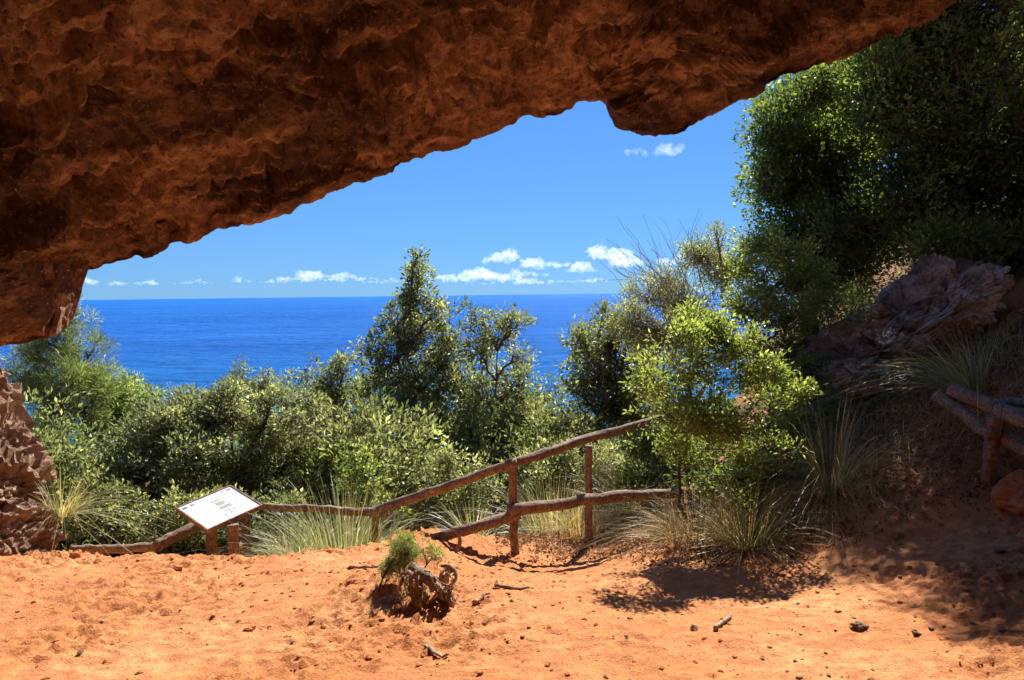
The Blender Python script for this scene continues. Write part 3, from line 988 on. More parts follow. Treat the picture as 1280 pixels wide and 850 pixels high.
# low shrubs just below the fence
LOWS = [
    ('shaded shrub at the foot of the lush bush above the bank tussocks', 965, 7.3, [(940, 560, 34, 22), (975, 570, 32, 20), (1000, 540, 28, 20), (955, 595, 30, 14), (900, 595, 34, 18), (1020, 505, 26, 20), (870, 585, 30, 18)], 'dark', 271),
    ('pale-leaved low shrub behind the bend of the rail fence', 535, 9.3, [(520, 592, 32, 22), (560, 580, 30, 20), (500, 622, 34, 24), (548, 618, 40, 26), (590, 605, 32, 26), (570, 645, 40, 22)], 'olive', 211),
    ('olive shrub seen between the two front fence posts', 680, 9.6, [(660, 582, 30, 20), (700, 572, 36, 22), (740, 578, 34, 22), (690, 605, 44, 24), (770, 590, 34, 26), (640, 610, 26, 22)], 'olive', 221),
    ('leafy shrub tucked behind the long grass beside the sign', 440, 9.2, [(410, 585, 36, 26), (455, 592, 34, 26), (385, 612, 30, 28), (440, 625, 46, 30), (480, 640, 30, 24)], 'lush', 231),
    ('dark low shrub at the foot of the pale rock jamb', 130, 7.6, [(120, 620, 34, 26), (150, 645, 40, 26), (105, 650, 30, 24), (190, 655, 36, 22), (230, 640, 34, 30)], 'oak', 241),
    ('shrub filling the hollow under the white sign', 290, 8.0, [(260, 640, 36, 28), (310, 650, 40, 26), (345, 640, 34, 30), (230, 670, 34, 18), (320, 690, 44, 22)], 'oak', 251),
    ('dull green shrub round the third fence post under the bush', 835, 8.6, [(815, 565, 34, 26), (850, 580, 40, 26), (800, 600, 34, 20), (890, 590, 38, 24), (930, 585, 34, 24), (870, 612, 40, 16)], 'dark', 261),
]
for lab, px, y, lst, leaf, sd in LOWS:
    tree_px('low_shrub', lab, 'shrub', px, y, lst, leaf, 3.0, 20, 0.10, 0.056, 0.027, sd, gap=-0.12, trunk_r=0.03, stems=3, group='low shrubs along the fence')

# maquis on the slope below
def proto_shrub(seed, leaf, label):
    g = np.random.default_rng(seed)
    lob = [((g.normal() * 0.75, g.normal() * 0.75, 1.1 + g.random() * 1.5), (0.55 + 0.4 * g.random(),) * 3) for _ in range(9)]
    return make_tree('maquis_shrub', label, 'shrub', (0, 0, 0), lob, leaf, 2.6, 22, 0.16, 0.064, 0.031, seed, gap=-0.2, trunk_r=0.07, stems=3,
                     group='maquis shrubs on the slope below')


MAQ = 'maquis shrub low on the slope, hidden behind the nearer shrubs'
protos = [proto_shrub(311, 'oak', MAQ), proto_shrub(312, 'olive', MAQ), proto_shrub(313, 'oak', MAQ)]
g0 = np.random.default_rng(8)
spots = []
for row, (yy, n, x0, x1) in enumerate([(10.6, 5, -6.5, 3.0), (14.5, 7, -10, 5), (19, 8, -14, 7), (26, 9, -19, 9), (36, 9, -26, 13), (50, 9, -36, 18)]):
    for k in range(n):
        spots.append((x0 + (x1 - x0) * (k + 0.5 * g0.random() + 0.25) / n, yy + g0.normal() * 0.9, row))
KNOWN = [((0.1, 11.4), 'leafy maquis shrub below the slender tree, behind the front fence post'),
         ((-1.4, 10.4), 'bushy maquis shrub below the tall pointed oak, above the left rail'),
         ((-5.7, 9.4), 'maquis shrub at the foot of the pine, right of the pale jamb'),
         ((-3.8, 10.3), 'maquis shrub between the broad olive-like shrub and the tall oak'),
         ((1.7, 11.9), 'maquis shrub under the dark oak, behind the second fence post'),
         ((6.2, 17.9), 'maquis shrub glimpsed between the lush bush and the half-lit shrub'),
         ((2.2, 14.7), 'maquis shrub low beneath the dark oak where the sea ends'),
         ((6.8, 28.3), 'far maquis shrub glimpsed through the left side of the lush bush'),
         ((3.8, 14.8), 'maquis shrub glimpsed through the middle of the lush bush')]
used = [False] * 3
for k, (x, y, row) in enumerate(spots):
    i = int(g0.integers(3))
    z = gz(x, y) - 0.1
    # crowns stay below the band of sea the photograph shows
    lim = (1.7 - 0.165 * y) - z
    sc = float(np.clip(lim / 3.1, 0.35, 1.5)) * (0.85 + 0.2 * g0.random())
    rz = g0.random() * 6.28
    lab = MAQ
    for (kx, ky), kl in KNOWN:
        if abs(kx - x) < 0.3 and abs(ky - y) < 0.3:
            lab = kl
    if lab is MAQ and row > 2:
        continue
    if not used[i]:
        used[i] = True
        o = protos[i]
        o.location = (x, y, z)
        o.rotation_euler = (0, 0, rz)
        o.scale = (sc,) * 3
        o['label'] = lab
    else:
        copy_thing(protos[i], (x, y, z), rz, sc, lab)

# ------------------------------------------------------------------ grass tussocks
def blades(base, n, length, width, seed, spread=0.12, lean=(0, 0), fan=0.5, seg=5, droop=0.9):
    g = np.random.default_rng(seed)
    az = g.random(n) * 2 * np.pi
    tilt = np.abs(g.normal(0, fan, n)) + 0.08
    L = length * (0.45 + 0.6 * g.random(n))
    r0 = spread * np.sqrt(g.random(n))
    dirh = np.stack([np.cos(az), np.sin(az)], 1)
    hvec = dirh * np.sin(tilt)[:, None] + np.array(lean) * (0.4 + 0.8 * g.random(n))[:, None]
    t = np.linspace(0, 1, seg + 1)
    P0 = np.stack([base[0] + dirh[:, 0] * r0, base[1] + dirh[:, 1] * r0, np.full(n, base[2] - 0.03)], 1)
    bend = droop * (0.3 + g.random(n))
    hor = hvec[:, None, :] * (t[None, :, None] + (bend[:, None] * t[None, :] ** 2)[:, :, None] * 0.8)
    ver = np.cos(tilt)[:, None] * t[None, :] - (bend * (0.25 + np.linalg.norm(hvec, axis=1)))[:, None] * 0.75 * t[None, :] ** 2.4
    pts = np.concatenate([hor, ver[:, :, None]], 2) * L[:, None, None] + P0[:, None, :]
    s = np.stack([-dirh[:, 1], dirh[:, 0], g.normal(0, 0.4, n)], 1)
    s /= np.linalg.norm(s, axis=1, keepdims=True)
    w = width * (0.6 + 0.7 * g.random(n))[:, None] * (1 - t[None, :] ** 1.5 * 0.93) * 0.5
    a = pts + s[:, None, :] * w[:, :, None]
    b = pts - s[:, None, :] * w[:, :, None]
    v = np.stack([a, b], 2).reshape(-1, 3)
    k = np.arange(n)[:, None, None] * (2 * (seg + 1)) + np.arange(seg)[None, :, None] * 2
    f = (k + np.array([0, 1, 3, 2])[None, None, :]).reshape(-1, 4)
    tint = np.repeat(np.clip(g.normal(0.5, 0.25, n), 0, 1), seg)
    return v, f, tint


def tussock(label, base, n, length, width, mat, seed, **kw):
    e = empty('grass_tussock', base, label, 'grass tussock', 'grass tussocks')
    dry = kw.pop('dry', 0.25)
    B = np.array(base, float)
    v, f, t = blades(base, int(n * (1 - dry)), length, width, seed, **kw)
    mesh_np('blades', v - B, f, M[mat], e, tint=t)
    if dry > 0:
        v, f, t = blades(base, int(n * dry), length * 1.05, width * 0.8, seed + 1, **kw)
        mesh_np('dry_blades', v - B, f, M['straw'], e, tint=t)
    return e


def gpt(px, y):
    q = P(px, 500, y)
    return (q.x, y, gz(q.x, y))


tussock('big fresh green grass tussock beside the white sign', gpt(425, 6.85), 1500, 1.35, 0.007, 'grass', 1, spread=0.34, dry=0.2, fan=0.62, droop=1.2)
tussock('smaller green tussock leaning under the left rail', gpt(368, 6.6), 800, 0.85, 0.006, 'grass', 2, spread=0.26, dry=0.2, fan=0.65, droop=1.2)
tussock('dry-tipped grass tussock at the short post of the left rail', gpt(480, 7.1), 260, 0.7, 0.008, 'straw', 3, spread=0.25, dry=0.3)
tussock('tall feathery tussock behind the fence between the front posts', gpt(690, 8.5), 520, 1.15, 0.009, 'grass', 4, spread=0.35, dry=0.45)
tussock('straw-coloured tussock at the foot of the second fence post', gpt(725, 8.0), 320, 0.7, 0.008, 'straw', 5, spread=0.3, dry=0.3)
tussock('tall tussock beyond the fence under the lush bush', gpt(795, 8.6), 420, 1.0, 0.009, 'grass', 6, spread=0.35, dry=0.4)
tussock('spiky tussock behind the lower rail above the uprooted stump', gpt(590, 7.7), 200, 0.75, 0.010, 'grass', 7, spread=0.12, dry=0.3)
tussock('large arching tussock at the edge of the shade on the bank', gpt(1040, 6.6), 620, 1.3, 0.008, 'grass', 8, spread=0.18, dry=0.72, fan=0.75, droop=1.35)
tussock('arching tussock lowest on the right bank above the sunlit path', gpt(935, 6.0), 560, 1.0, 0.008, 'grass', 9, spread=0.18, dry=0.72, fan=0.75, droop=1.35)
tussock('drooping tussock below the grey log railing in the shade', gpt(1212, 6.9), 330, 1.0, 0.009, 'grass', 10, spread=0.14, lean=(-0.55, -0.1), dry=0.4, droop=1.2)
tussock('dry wispy tussock between the lush bush and the bank', gpt(872, 6.6), 700, 0.8, 0.006, 'straw', 11, spread=0.34, dry=0.3, fan=0.8, droop=1.2)
tussock('pale grass tuft growing from the rock jamb on the left', (P(78, 612, 6.3).x, 6.3, P(78, 640, 6.3).z), 240, 0.55, 0.006, 'grass', 12, spread=0.12, lean=(0.25, -0.1), dry=0.5, fan=0.7)
tussock('long thin grass above the tilted boulder', gpt(1045, 8.6), 160, 1.5, 0.010, 'grass', 13, spread=0.4, dry=0.3)
tussock('dim grass clump in the dark behind the boulder top', gpt(1150, 9.0), 220, 1.8, 0.011, 'grass', 14, spread=0.6, dry=0.3)

# broom with bare twigs against the sky
def broom():
    b0 = P(865, 380, 9.6)
    g = np.random.default_rng(77)
    e = empty('broom_shrub', (b0.x, b0.y, gz(b0.x, b0.y)), 'bare twiggy broom sticking up into the sky', 'shrub')
    B = np.array(e.location)
    geo = Geo()
    geo.tube(curve_pts(B + (0, 0, -0.1), np.array(b0), 8, 0.06, g), np.linspace(0.035, 0.015, 8), 5, 0.1, False)
    for k in range(70):
        px = g.uniform(740, 905)
        tgt = P(px, g.normal(300 - 0.12 * (px - 740) + 40 * g.random(), 18), 9.6 + g.normal() * 0.4)
        st = np.array(P(g.uniform(810, 890), g.uniform(360, 420), 9.6 + g.normal() * 0.25))
        c = curve_pts(st, np.array(tgt), 8, 0.05, g, 0.05)
        geo.tube(c, np.linspace(0.0045, 0.0018, 8), 3, 0, False)
    geo.build('twigs', M['twig'], e, True, loc=B)


broom()

# ------------------------------------------------------------------ the rail fence
def log(parent, name, a, b, r0, r1, mat, seed, bend=0.012, k=18, n=22):
    g = np.random.default_rng(seed)
    c = curve_pts(a, b, n, bend, g)
    geo = Geo()
    geo.tube(c, np.linspace(r0, r1, n), k, 0.14, True, seed)
    return geo.build(name, M[mat], parent, True, loc=np.array(parent.location))


A = P(642, 690, 6.6); Bp = P(738, 672, 7.3)
fence = empty('rail_fence', (A.x, A.y, gz(A.x, A.y)), 'brown log rail fence along the edge of the path', 'fence')


def post(px, py_top, y, r, seed, par, mat='fence', tilt=0):
    t = P(px, py_top, y)
    z = gz(t.x, y)
    return log(par, 'post', (t.x + tilt, y, z - 0.3), (t.x, y, t.z), r * 1.05, r * 0.95, mat, seed, 0.01)


post(640, 576, 6.7, 0.043, 1, fence, tilt=0.03)
post(736, 557, 7.25, 0.040, 2, fence)
post(851, 520, 7.8, 0.045, 3, fence)
post(469, 642, 7.05, 0.035, 4, fence)
log(fence, 'rail', P(463, 641, 7.0), P(646, 578, 6.62), 0.050, 0.042, 'fence', 11)
log(fence, 'rail', P(634, 580, 6.62), P(905, 497, 8.05), 0.046, 0.042, 'fence', 12, 0.016)
log(fence, 'rail', P(326, 633, 6.95), P(486, 641, 6.98), 0.034, 0.044, 'fence', 13, 0.02)
log(fence, 'rail', P(520, 682, 6.45), P(650, 642, 6.62), 0.050, 0.056, 'fence', 14, 0.018)
log(fence, 'rail', P(636, 639, 6.58), P(990, 596, 7.75), 0.056, 0.052, 'fence', 15, 0.014)

lr = P(215, 672, 6.7)
lfence = empty('fallen_rail', (lr.x, lr.y, gz(lr.x, lr.y)), 'leaning grey and brown log rail low beside the white sign', 'fence')
log(lfence, 'rail', P(195, 682, 6.5), P(258, 652, 6.85), 0.052, 0.050, 'greywood', 21)
log(lfence, 'rail', P(88, 686, 6.5), P(200, 684, 6.5), 0.038, 0.042, 'greywood', 22, 0.02)
log(lfence, 'rail', P(278, 694, 6.5), P(322, 674, 6.8), 0.040, 0.040, 'greywood', 23)

rp = hit(1236, 606)
rfence = empty('log_railing', (rp.x, rp.y, rp.z), 'weathered grey log railing in the shade at the right edge', 'railing')
ry = rp.y
log(rfence, 'post', (rp.x, ry, rp.z - 0.25), P(1243, 520, ry), 0.062, 0.055, 'greywood', 31)
log(rfence, 'post', P(1262, 600, ry + 0.25), P(1252, 512, ry + 0.12), 0.05, 0.045, 'greywood', 36)
log(rfence, 'rail', P(1190, 488, ry + 0.5), P(1262, 518, ry - 0.02), 0.066, 0.062, 'greywood', 32)
log(rfence, 'rail', P(1250, 514, ry - 0.04), P(1330, 540, ry - 0.7), 0.070, 0.070, 'greywood', 33)
log(rfence, 'rail', P(1172, 494, ry + 0.6), P(1240, 545, ry - 0.06), 0.056, 0.05, 'greywood', 34)
log(rfence, 'rail', P(1250, 545, ry + 0.04), P(1330, 585, ry - 0.6), 0.060, 0.064, 'greywood', 35)
log(rfence, 'rail', P(1256, 502, ry + 0.2), P(1330, 508, ry - 0.3), 0.04, 0.04, 'greywood', 37)
gw = Geo()
c = np.array(P(1250, 512, ry - 0.06))
for k in range(3):
    a = np.linspace(0, 2 * np.pi, 14)
    gw.tube(np.stack([c[0] - 0.03 + 0.02 * k + 0.02 * np.cos(a), c[1] + 0.085 * np.cos(a), c[2] + 0.085 * np.sin(a)], 1), 0.005, 4, 0, False)
gw.build('wire_binding', M['ink'], rfence, True, loc=np.array(rfence.location))

# ------------------------------------------------------------------ the information board
def info_board():
    y0 = 6.35
    BL, BR = np.array(P(260, 663, y0)), np.array(P(326, 633, y0 + 0.42))
    TL = np.array(P(233, 632, y0 + 0.36))
    ex = BR - BL
    wdt = np.linalg.norm(ex)
    ex /= wdt
    ey = TL - BL
    ey -= ex * (ey @ ex)
    hgt = np.linalg.norm(ey)
    ey /= hgt
    en = np.cross(ex, ey)
    c = BL + ex * wdt / 2 + ey * hgt / 2
    gx, gy = c[0], c[1]
    e = empty('information_board', (gx, gy, gz(gx, gy)), 'white tilted information board on brown wooden posts', 'sign')
    lo = np.array(e.location)
    print('BOARD', wdt, hgt, en)
    g = Geo(); box_geo(g, c, ex, ey, en, wdt / 2, hgt / 2, 0.012); panel = g.build('panel', M['panel'], e, False, lo)
    fw = 0.014
    for (s, a1, a2, h1, h2) in ((1, ex, ey, wdt / 2 + fw, hgt / 2), (-1, ex, ey, wdt / 2 + fw, hgt / 2)):
        g = Geo(); box_geo(g, c + ey * s * (hgt / 2 + fw / 2), ex, ey, en, wdt / 2 + fw, fw / 2, 0.02); g.build('frame', M['fence'], e, False, lo)
        g = Geo(); box_geo(g, c + ex * s * (wdt / 2 + fw / 2), ex, ey, en, fw / 2, hgt / 2, 0.0195); g.build('frame', M['fence'], e, False, lo)

    def pr(name, mat, u, v, w, h):
        g = Geo(); box_geo(g, c + ex * (u - .5) * wdt + ey * (v - .5) * hgt + en * 0.0132, ex, ey, en, w * wdt / 2, h * hgt / 2, 0.0008)
        o = g.build(name, M[mat], e, False, lo)
        o.parent = panel
        return o
    pr('printed_logo', 'inkblue', 0.075, 0.90, 0.085, 0.06)
    pr('printed_logo', 'inkblue', 0.20, 0.915, 0.022, 0.07); pr('printed_logo', 'inkblue', 0.235, 0.90, 0.03, 0.04)
    pr('printed_logo', 'ink', 0.80, 0.93, 0.035, 0.05); pr('printed_logo', 'ink', 0.915, 0.92, 0.085, 0.055)
    for k, (u, v, w) in enumerate([(0.5, 0.92, 0.34), (0.27, 0.76, 0.20), (0.27, 0.70, 0.22), (0.27, 0.64, 0.20), (0.27, 0.58, 0.22), (0.27, 0.50, 0.18),
                                   (0.27, 0.42, 0.2), (0.27, 0.36, 0.16), (0.80, 0.62, 0.18), (0.80, 0.56, 0.2), (0.80, 0.40, 0.18), (0.78, 0.20, 0.14)]):
        pr('printed_line', 'inktan', u, v, w, 0.012)
    pr('printed_picture', 'inktan', 0.55, 0.73, 0.14, 0.05); pr('printed_picture', 'inktan', 0.57, 0.60, 0.15, 0.13); pr('printed_picture', 'inktan', 0.58, 0.44, 0.20, 0.10)
    for (u, v) in ((0.50, 0.30), (0.56, 0.29), (0.64, 0.27), (0.55, 0.19), (0.43, 0.18)):
        pr('printed_picture', 'ink', u, v, 0.03, 0.035)
    # square wooden posts and the brace under the board
    for (px, yy, pt, w) in ((264, y0 + 0.12, 655, 0.048), (291, y0 + 0.14, 645, 0.045), (306, y0 + 0.55, 630, 0.042)):
        t = np.array(P(px, pt, yy))
        dd = (t - c) @ en
        t = t - np.array([0, 0, (dd + 0.016) / en[2]]) if dd > -0.016 else t
        zb = gz(t[0], yy) - 0.3
        g = Geo(); box_geo(g, (t[0], yy, (t[2] + zb) / 2), (0.94, 0.34, 0), (-0.34, 0.94, 0), (0, 0, 1), w, w * 0.8, (t[2] - zb) / 2)
        g.build('post', M['fence'], e, False, lo)


info_board()

# ------------------------------------------------------------------ the uprooted stump
def stump():
    base = hit(538, 762)
    y = base.y + 0.06
    e = empty('uprooted_stump', base, 'uprooted tree stump with curling roots on the red earth', 'stump')
    lo = np.array(base)
    g = np.random.default_rng(4)
    q = lambda px, py, dy=0.0: np.array(P(px, py, y + dy))

    def piece(name, pts, rad, mat, k=9, rough=0.25, seed=1, flat=1.0, n=14):
        pts = np.array(pts)
        t = np.linspace(0, len(pts) - 1, n)
        c = np.stack([np.interp(t, np.arange(len(pts)), pts[:, i]) for i in range(3)], 1)
        for _ in range(2):
            c[1:-1] = (c[:-2] + 2 * c[1:-1] + c[2:]) / 4
        r = np.interp(np.linspace(0, 1, n), np.linspace(0, 1, len(rad)), rad)
        G = Geo()
        G.tube(c, r, k, rough, True, seed, flat)
        return G.build(name, M[mat], e, True, lo)
    piece('root_slab', [q(505, 706, .08), q(518, 722, .05), q(523, 745, .0), q(527, 778, -.02)], [0.03, 0.065, 0.06, 0.006], 'root', 10, 0.45, 22, 0.35)
    piece('sawn_log', [q(512, 702, .12), q(526, 711, .06), q(542, 722, 0)], [0.046, 0.048, 0.044], 'greywood', 12, 0.08, 1)
    piece('root_slab', [q(512, 708, .05), q(521, 730, .03), q(524, 750, 0), q(527, 775, 0)], [0.04, 0.055, 0.045, 0.012], 'root', 9, 0.35, 2, 0.5)
    piece('root_slab', [q(498, 712, .1), q(508, 708, .06), q(518, 716, .04), q(522, 730, .03)], [0.025, 0.035, 0.035, 0.03], 'root', 9, 0.3, 3, 0.7)
    piece('root_slab', [q(560, 735, .05), q(566, 745, .03), q(566, 756, 0), q(572, 764, 0)], [0.05, 0.045, 0.035, 0.01], 'root', 9, 0.35, 4, 0.6)
    piece('root_slab', [q(540, 725, .1), q(552, 735, .1), q(560, 750, .08), q(556, 768, .05)], [0.05, 0.06, 0.05, 0.03], 'root', 9, 0.4, 14, 0.8)
    piece('root_slab', [q(555, 722, .2), q(558, 712, .2), q(563, 703, .2), q(570, 700, .2)], [0.05, 0.045, 0.03, 0.02], 'root', 9, 0.3, 15, 0.8)
    piece('curled_root', [q(553, 699, .12), q(562, 698, .1), q(571, 704, .08), q(573, 716, .06), q(568, 726, .05), q(562, 732, .05)], [0.012, 0.02, 0.022, 0.02, 0.016, 0.012], 'root', 7, 0.15, 5)
    for k in range(30):
        sx, sy = g.uniform(505, 575), g.uniform(705, 745)
        ln = g.uniform(12, 38)
        a = g.normal(1.5, 1.0)
        p = [q(sx, sy, g.uniform(-.1, .1))]
        px, py = sx, sy
        for _ in range(4):
            px += math.cos(a) * ln / 4 * (1 if g.random() < .6 else -1)
            py += abs(math.sin(a)) * ln / 4
            a += g.normal() * 0.7
            p.append(q(px, py, g.uniform(-.12, .06)))
        piece('root', p, [g.uniform(.005, .010), .005, .0025], 'root' if g.random() < .75 else 'greywood', 5, 0.1, k, 1.0, 10)
    piece('root', [q(501, 712, -.02), q(495, 722, -.04), q(492, 738, -.05), q(489, 752, -.05)], [.008, .007, .005, .003], 'twig', 5, .1, 61)
    piece('root', [q(507, 712, -.05), q(502, 722, -.08), q(503, 732, -.1), q(508, 738, -.1)], [.009, .009, .007, .005], 'twig', 5, .1, 62)
    e.scale = (0.9, 0.9, 0.85)
    # curled bark strap hanging on the lower rail
    s0 = P(572, 663, 6.38)
    st = empty('bark_strap', (s0.x, s0.y, gz(s0.x, s0.y)), 'curled orange bark strap hanging over the lower rail', 'bark')
    G = Geo()
    cpts = np.array([P(562, 660, 6.40), P(570, 663, 6.38), P(575, 671, 6.36), P(575, 680, 6.36), P(571, 688, 6.36), P(569, 697, 6.36)])
    t = np.linspace(0, 5, 14)
    G.tube(np.stack([np.interp(t, np.arange(6), cpts[:, i]) for i in range(3)], 1), np.interp(t, range(6), [.012, .03, .034, .036, .034, .02]), 8, .25, True, 3, 0.5)
    G.build('strip', M['root'], st, True, np.array(st.location))
    # young juniper at the stump
    jb = hit(502, 735)
    jl = [((P(x, yy_, y + 0.25).x, y + 0.25, P(x, yy_, y + 0.25).z), (r * y / FPX,) * 3) for x, yy_, r in
          ((486, 694, 15), (504, 680, 18), (528, 686, 16), (512, 700, 18), (492, 710, 15), (545, 692, 10), (480, 708, 10))]
    make_tree('juniper_sapling', 'small bright green feathery juniper beside the uprooted stump', 'shrub', (P(505, 720, y + .25).x, y + .25, gz(P(505, 720, y + .25).x, y + .25)),
              jl, 'pine', 2.4, 40, 0.03, 0.024, 0.0038, 401, gap=-0.06, trunk_r=0.014, stems=3, up=0.6, gapscale=8)


stump()

# ------------------------------------------------------------------ loose stones, sticks, clods, litter
def pebble_mesh(seed, sub=1, amp=0.3):
    import bmesh
    bm = bmesh.new()
    bmesh.ops.create_icosphere(bm, subdivisions=sub, radius=1)
    v = np.array([x.co for x in bm.verts])
    f = np.array([[q.index for q in x.verts] for x in bm.faces])
    bm.free()
    d = 1 + amp * 2 * noise3(v * 1.1 + seed * 3.3) + amp * noise3(v * 2.7 + seed)
    w1, w2 = worley(v * 0.9 + seed * 1.9)
    return v * (d * (0.8 + 0.3 * w1))[:, None], f


NAMED = [
    (1075, 787, .050, 'jamb', 'pale split stone lying alone on the sunlit earth at right'),
    (868, 788, .030, 'jamb', 'pale stone at the tip of the bush shadow'),
    (1146, 793, .024, 'jamb', 'small pale stone right of the split stone'),
    (1252, 790, .030, 'jamb', 'rounded stone at the edge of the right shadow'),
    (1047, 766, .022, 'soil', 'reddish stone near the foot of the bank'),
    (312, 787, .034, 'soil', 'upright clod of earth in the middle of the terrace'),
    (488, 808, .030, 'soil', 'dark red clod below the stump'),
    (462, 824, .026, 'soil', 'small red stone near the bottom edge below the stump'),
    (222, 713, .040, 'soil', 'lump of red earth below the white sign'),
    (96, 694, .055, 'soil', 'large red clod at the terrace edge by the rock jamb'),
    (440, 728, .034, 'soil', 'red clod left of the stump roots'),
    (408, 690, .060, 'soil', 'broad red clod on the rim beneath the left rail'),
    (1120, 672, .050, 'jamb', 'stone half buried on the shaded bank'),
    (1250, 690, .055, 'jamb', 'pale stone in the right hand shade'),
    (986, 672, .038, 'jamb', 'stone between the two bank tussocks'),
]
for k, (px, py, r, mt, lab) in enumerate(NAMED):
    h = hit(px, py)
    v, f = pebble_mesh(k + 1.5, 3, 0.28)
    v = v * np.array([1.2, 0.9, 0.55]) * r * 0.8
    o = mesh_np('stone', v, f, M[mt], smooth=False, loc=(h.x, h.y, h.z + r * 0.15))
    o.rotation_euler = (0.3 * math.sin(k), 0.25 * math.cos(k * 2.1), 1.3 * k)
    tag(o, lab, 'stone', 'loose stones on the red earth')

PEB = [pebble_mesh(20 + k, 1, 0.3) for k in range(6)]


def scatter(name, label, n, mat, sizefn, seed, area, dens, zoff=0.2):
    g = np.random.default_rng(seed)
    V, F, c = [], [], 0
    k = 0
    tries = 0
    while k < n and tries < n * 30:
        tries += 1
        x, y = g.uniform(area[0], area[1]), area[2] + (area[3] - area[2]) * g.random() ** 1.3
        if g.random() > dens(x, y):
            continue
        v, f = PEB[g.integers(6)]
        r = sizefn(g)
        a = g.random() * 6.28
        ca, sa = math.cos(a), math.sin(a)
        w = v * np.array([1.2, 0.95, 0.55]) * r
        w = np.stack([w[:, 0] * ca - w[:, 1] * sa, w[:, 0] * sa + w[:, 1] * ca, w[:, 2]], 1) + (x, y, gz(x, y) + r * zoff)
        V.append(w)
        F.append(f + c)
        c += len(v)
        k += 1
    o = mesh_np(name, np.vstack(V), np.vstack(F), mat, smooth=False)
    return tag(o, label, kind='stuff')


def dens_clod(x, y):
    d = 0.12 + 0.9 * math.exp(-((x + 0.5) / 0.7) ** 2 - ((y - 5.0) / 0.8) ** 2) + 0.7 * math.exp(-((x + 1.6) / 0.5) ** 2 - ((y - 5.3) / 0.35) ** 2)
    d += 0.9 * math.exp(-((y - float(edge_y(x)) + 0.15) / 0.2) ** 2) * (x < 0.2)
    return d if y < float(edge_y(x)) + 0.3 else 0


scatter('clods', 'crumbled red clods of earth strewn over the terrace', 6500, M['soil'], lambda g: 0.003 + 0.016 * g.random() ** 5, 5, (-4.6, 4.6, 2.6, 8.2), dens_clod)
scatter('pebbles', 'pale pebbles strewn over the red earth', 1300, M['jamb'], lambda g: 0.004 + 0.013 * g.random() ** 4, 6, (-4.4, 5.2, 2.6, 8.0),
        lambda x, y: (0.25 + 0.7 * (x > 1.2)) * (y < float(edge_y(x))))


def litter():
    g = np.random.default_rng(9)
    V = []
    while len(V) < 9000:
        x, y = g.uniform(-0.2, 5.4), g.uniform(4.6, 9)
        d = float(sstep(0.0, 1.3, y - 6.0 + 0.75 * math.exp(-((x - 1.7) / 0.7) ** 2) + 0.42 * (x - 1.0) * (x > 1.0) + 0.25 * noise3(np.array([[x, y, 0.]]) * 2)[0]))
        if x > 3.4 and y < 5.5: d *= 0.3
        if g.random() < d and y < float(edge_y(x)) + 0.5:
            V.append((x, y, gz(x, y) + 0.006 + 0.02 * g.random()))
    tc = np.array(V)
    v, f, t = leaves(tc, np.zeros_like(tc) + (0, 0, 0.2), 2, 0.02, 0.04, 0.018, 10, 0.0, 0.4, 2.0)
    tag(mesh_np('leaf_litter', v, f, M['litter'], tint=t), 'brown fallen leaves and twigs covering the path and the bank', kind='stuff')
    # dry grass stubble under the fence and bush
    vs, fs, ts, c = [], [], [], 0
    for k in range(330):
        x, y = g.uniform(0.0, 3.4), g.uniform(5.9, 8.6)
        if y > float(edge_y(x)) + 0.2 or g.random() > sstep(0, 0.8, y - 6.7 + 0.75 * (x - 1.2)): continue
        v, f, t = blades((x, y, gz(x, y)), 14, 0.36, 0.005, 500 + k, spread=0.10, seg=3, droop=1.1, fan=0.8)
        vs.append(v); fs.append(f + c); ts.append(t); c += len(v)
    tag(mesh_np('dry_grass', np.vstack(vs), np.vstack(fs), M['straw'], tint=np.concatenate(ts)), 'dry yellow grass stubble round the fence posts', kind='stuff')


litter()


def undergrowth():
    g = np.random.default_rng(19)
    vs, fs, ts, c = [], [], [], 0
    k = 0
    while k < 480:
        x, y = g.uniform(1.5, 5.2), g.uniform(5.4, 8.3)
        if y < 6.2 - 0.45 * (x - 2.2) * (x < 3) + 0.25 * math.sin(x * 4) or (x > 3.6 and y < 6.3):
            continue
        k += 1
        v, f, t = blades((x, y, gz(x, y)), 16, g.uniform(0.25, 0.6), 0.005, 1500 + k, spread=0.12, seg=4, droop=1.3, fan=0.9)
        vs.append(v); fs.append(f + c); ts.append(t); c += len(v)
    tag(mesh_np('tangled_grass', np.vstack(vs), np.vstack(fs), M['straw'], tint=np.concatenate(ts) * 0.85), 'tangled dead grass matted over the shaded right bank', kind='stuff')


undergrowth()


def stick(label, a, b, r, mat, seed):
    pa, pb = hit(*a), hit(*b)
    e0 = (pa + pb) / 2
    g = np.random.default_rng(seed)
    c = curve_pts(np.array(pa) + (0, 0, r), np.array(pb) + (0, 0, r), 12, 0.04, g)
    c[:, 2] = [gz(x, y) + r * 1.3 for x, y, _ in c]
    G = Geo()
    G.tube(c, np.linspace(r, r * 0.6, 12), 6, 0.2, True, seed)
    o = G.build('stick', M[mat], None, True, np.array(e0))
    tag(o, label, 'stick', 'sticks lying on the ground')


stick('pale crooked stick lying right of the stump', (592, 758), (612, 745), 0.014, 'root', 1)
stick('short dry stick on the earth below the stump', (532, 813), (560, 822), 0.012, 'twig', 2)
stick('straight pale stick lying in the shadow of the bush', (894, 790), (914, 772), 0.013, 'twig', 3)
stick('dark stick along the step of the path', (618, 736), (662, 738), 0.013, 'fence', 4)
stick('thin brown stick on the terrace rim', (436, 712), (478, 708), 0.012, 'fence', 5)

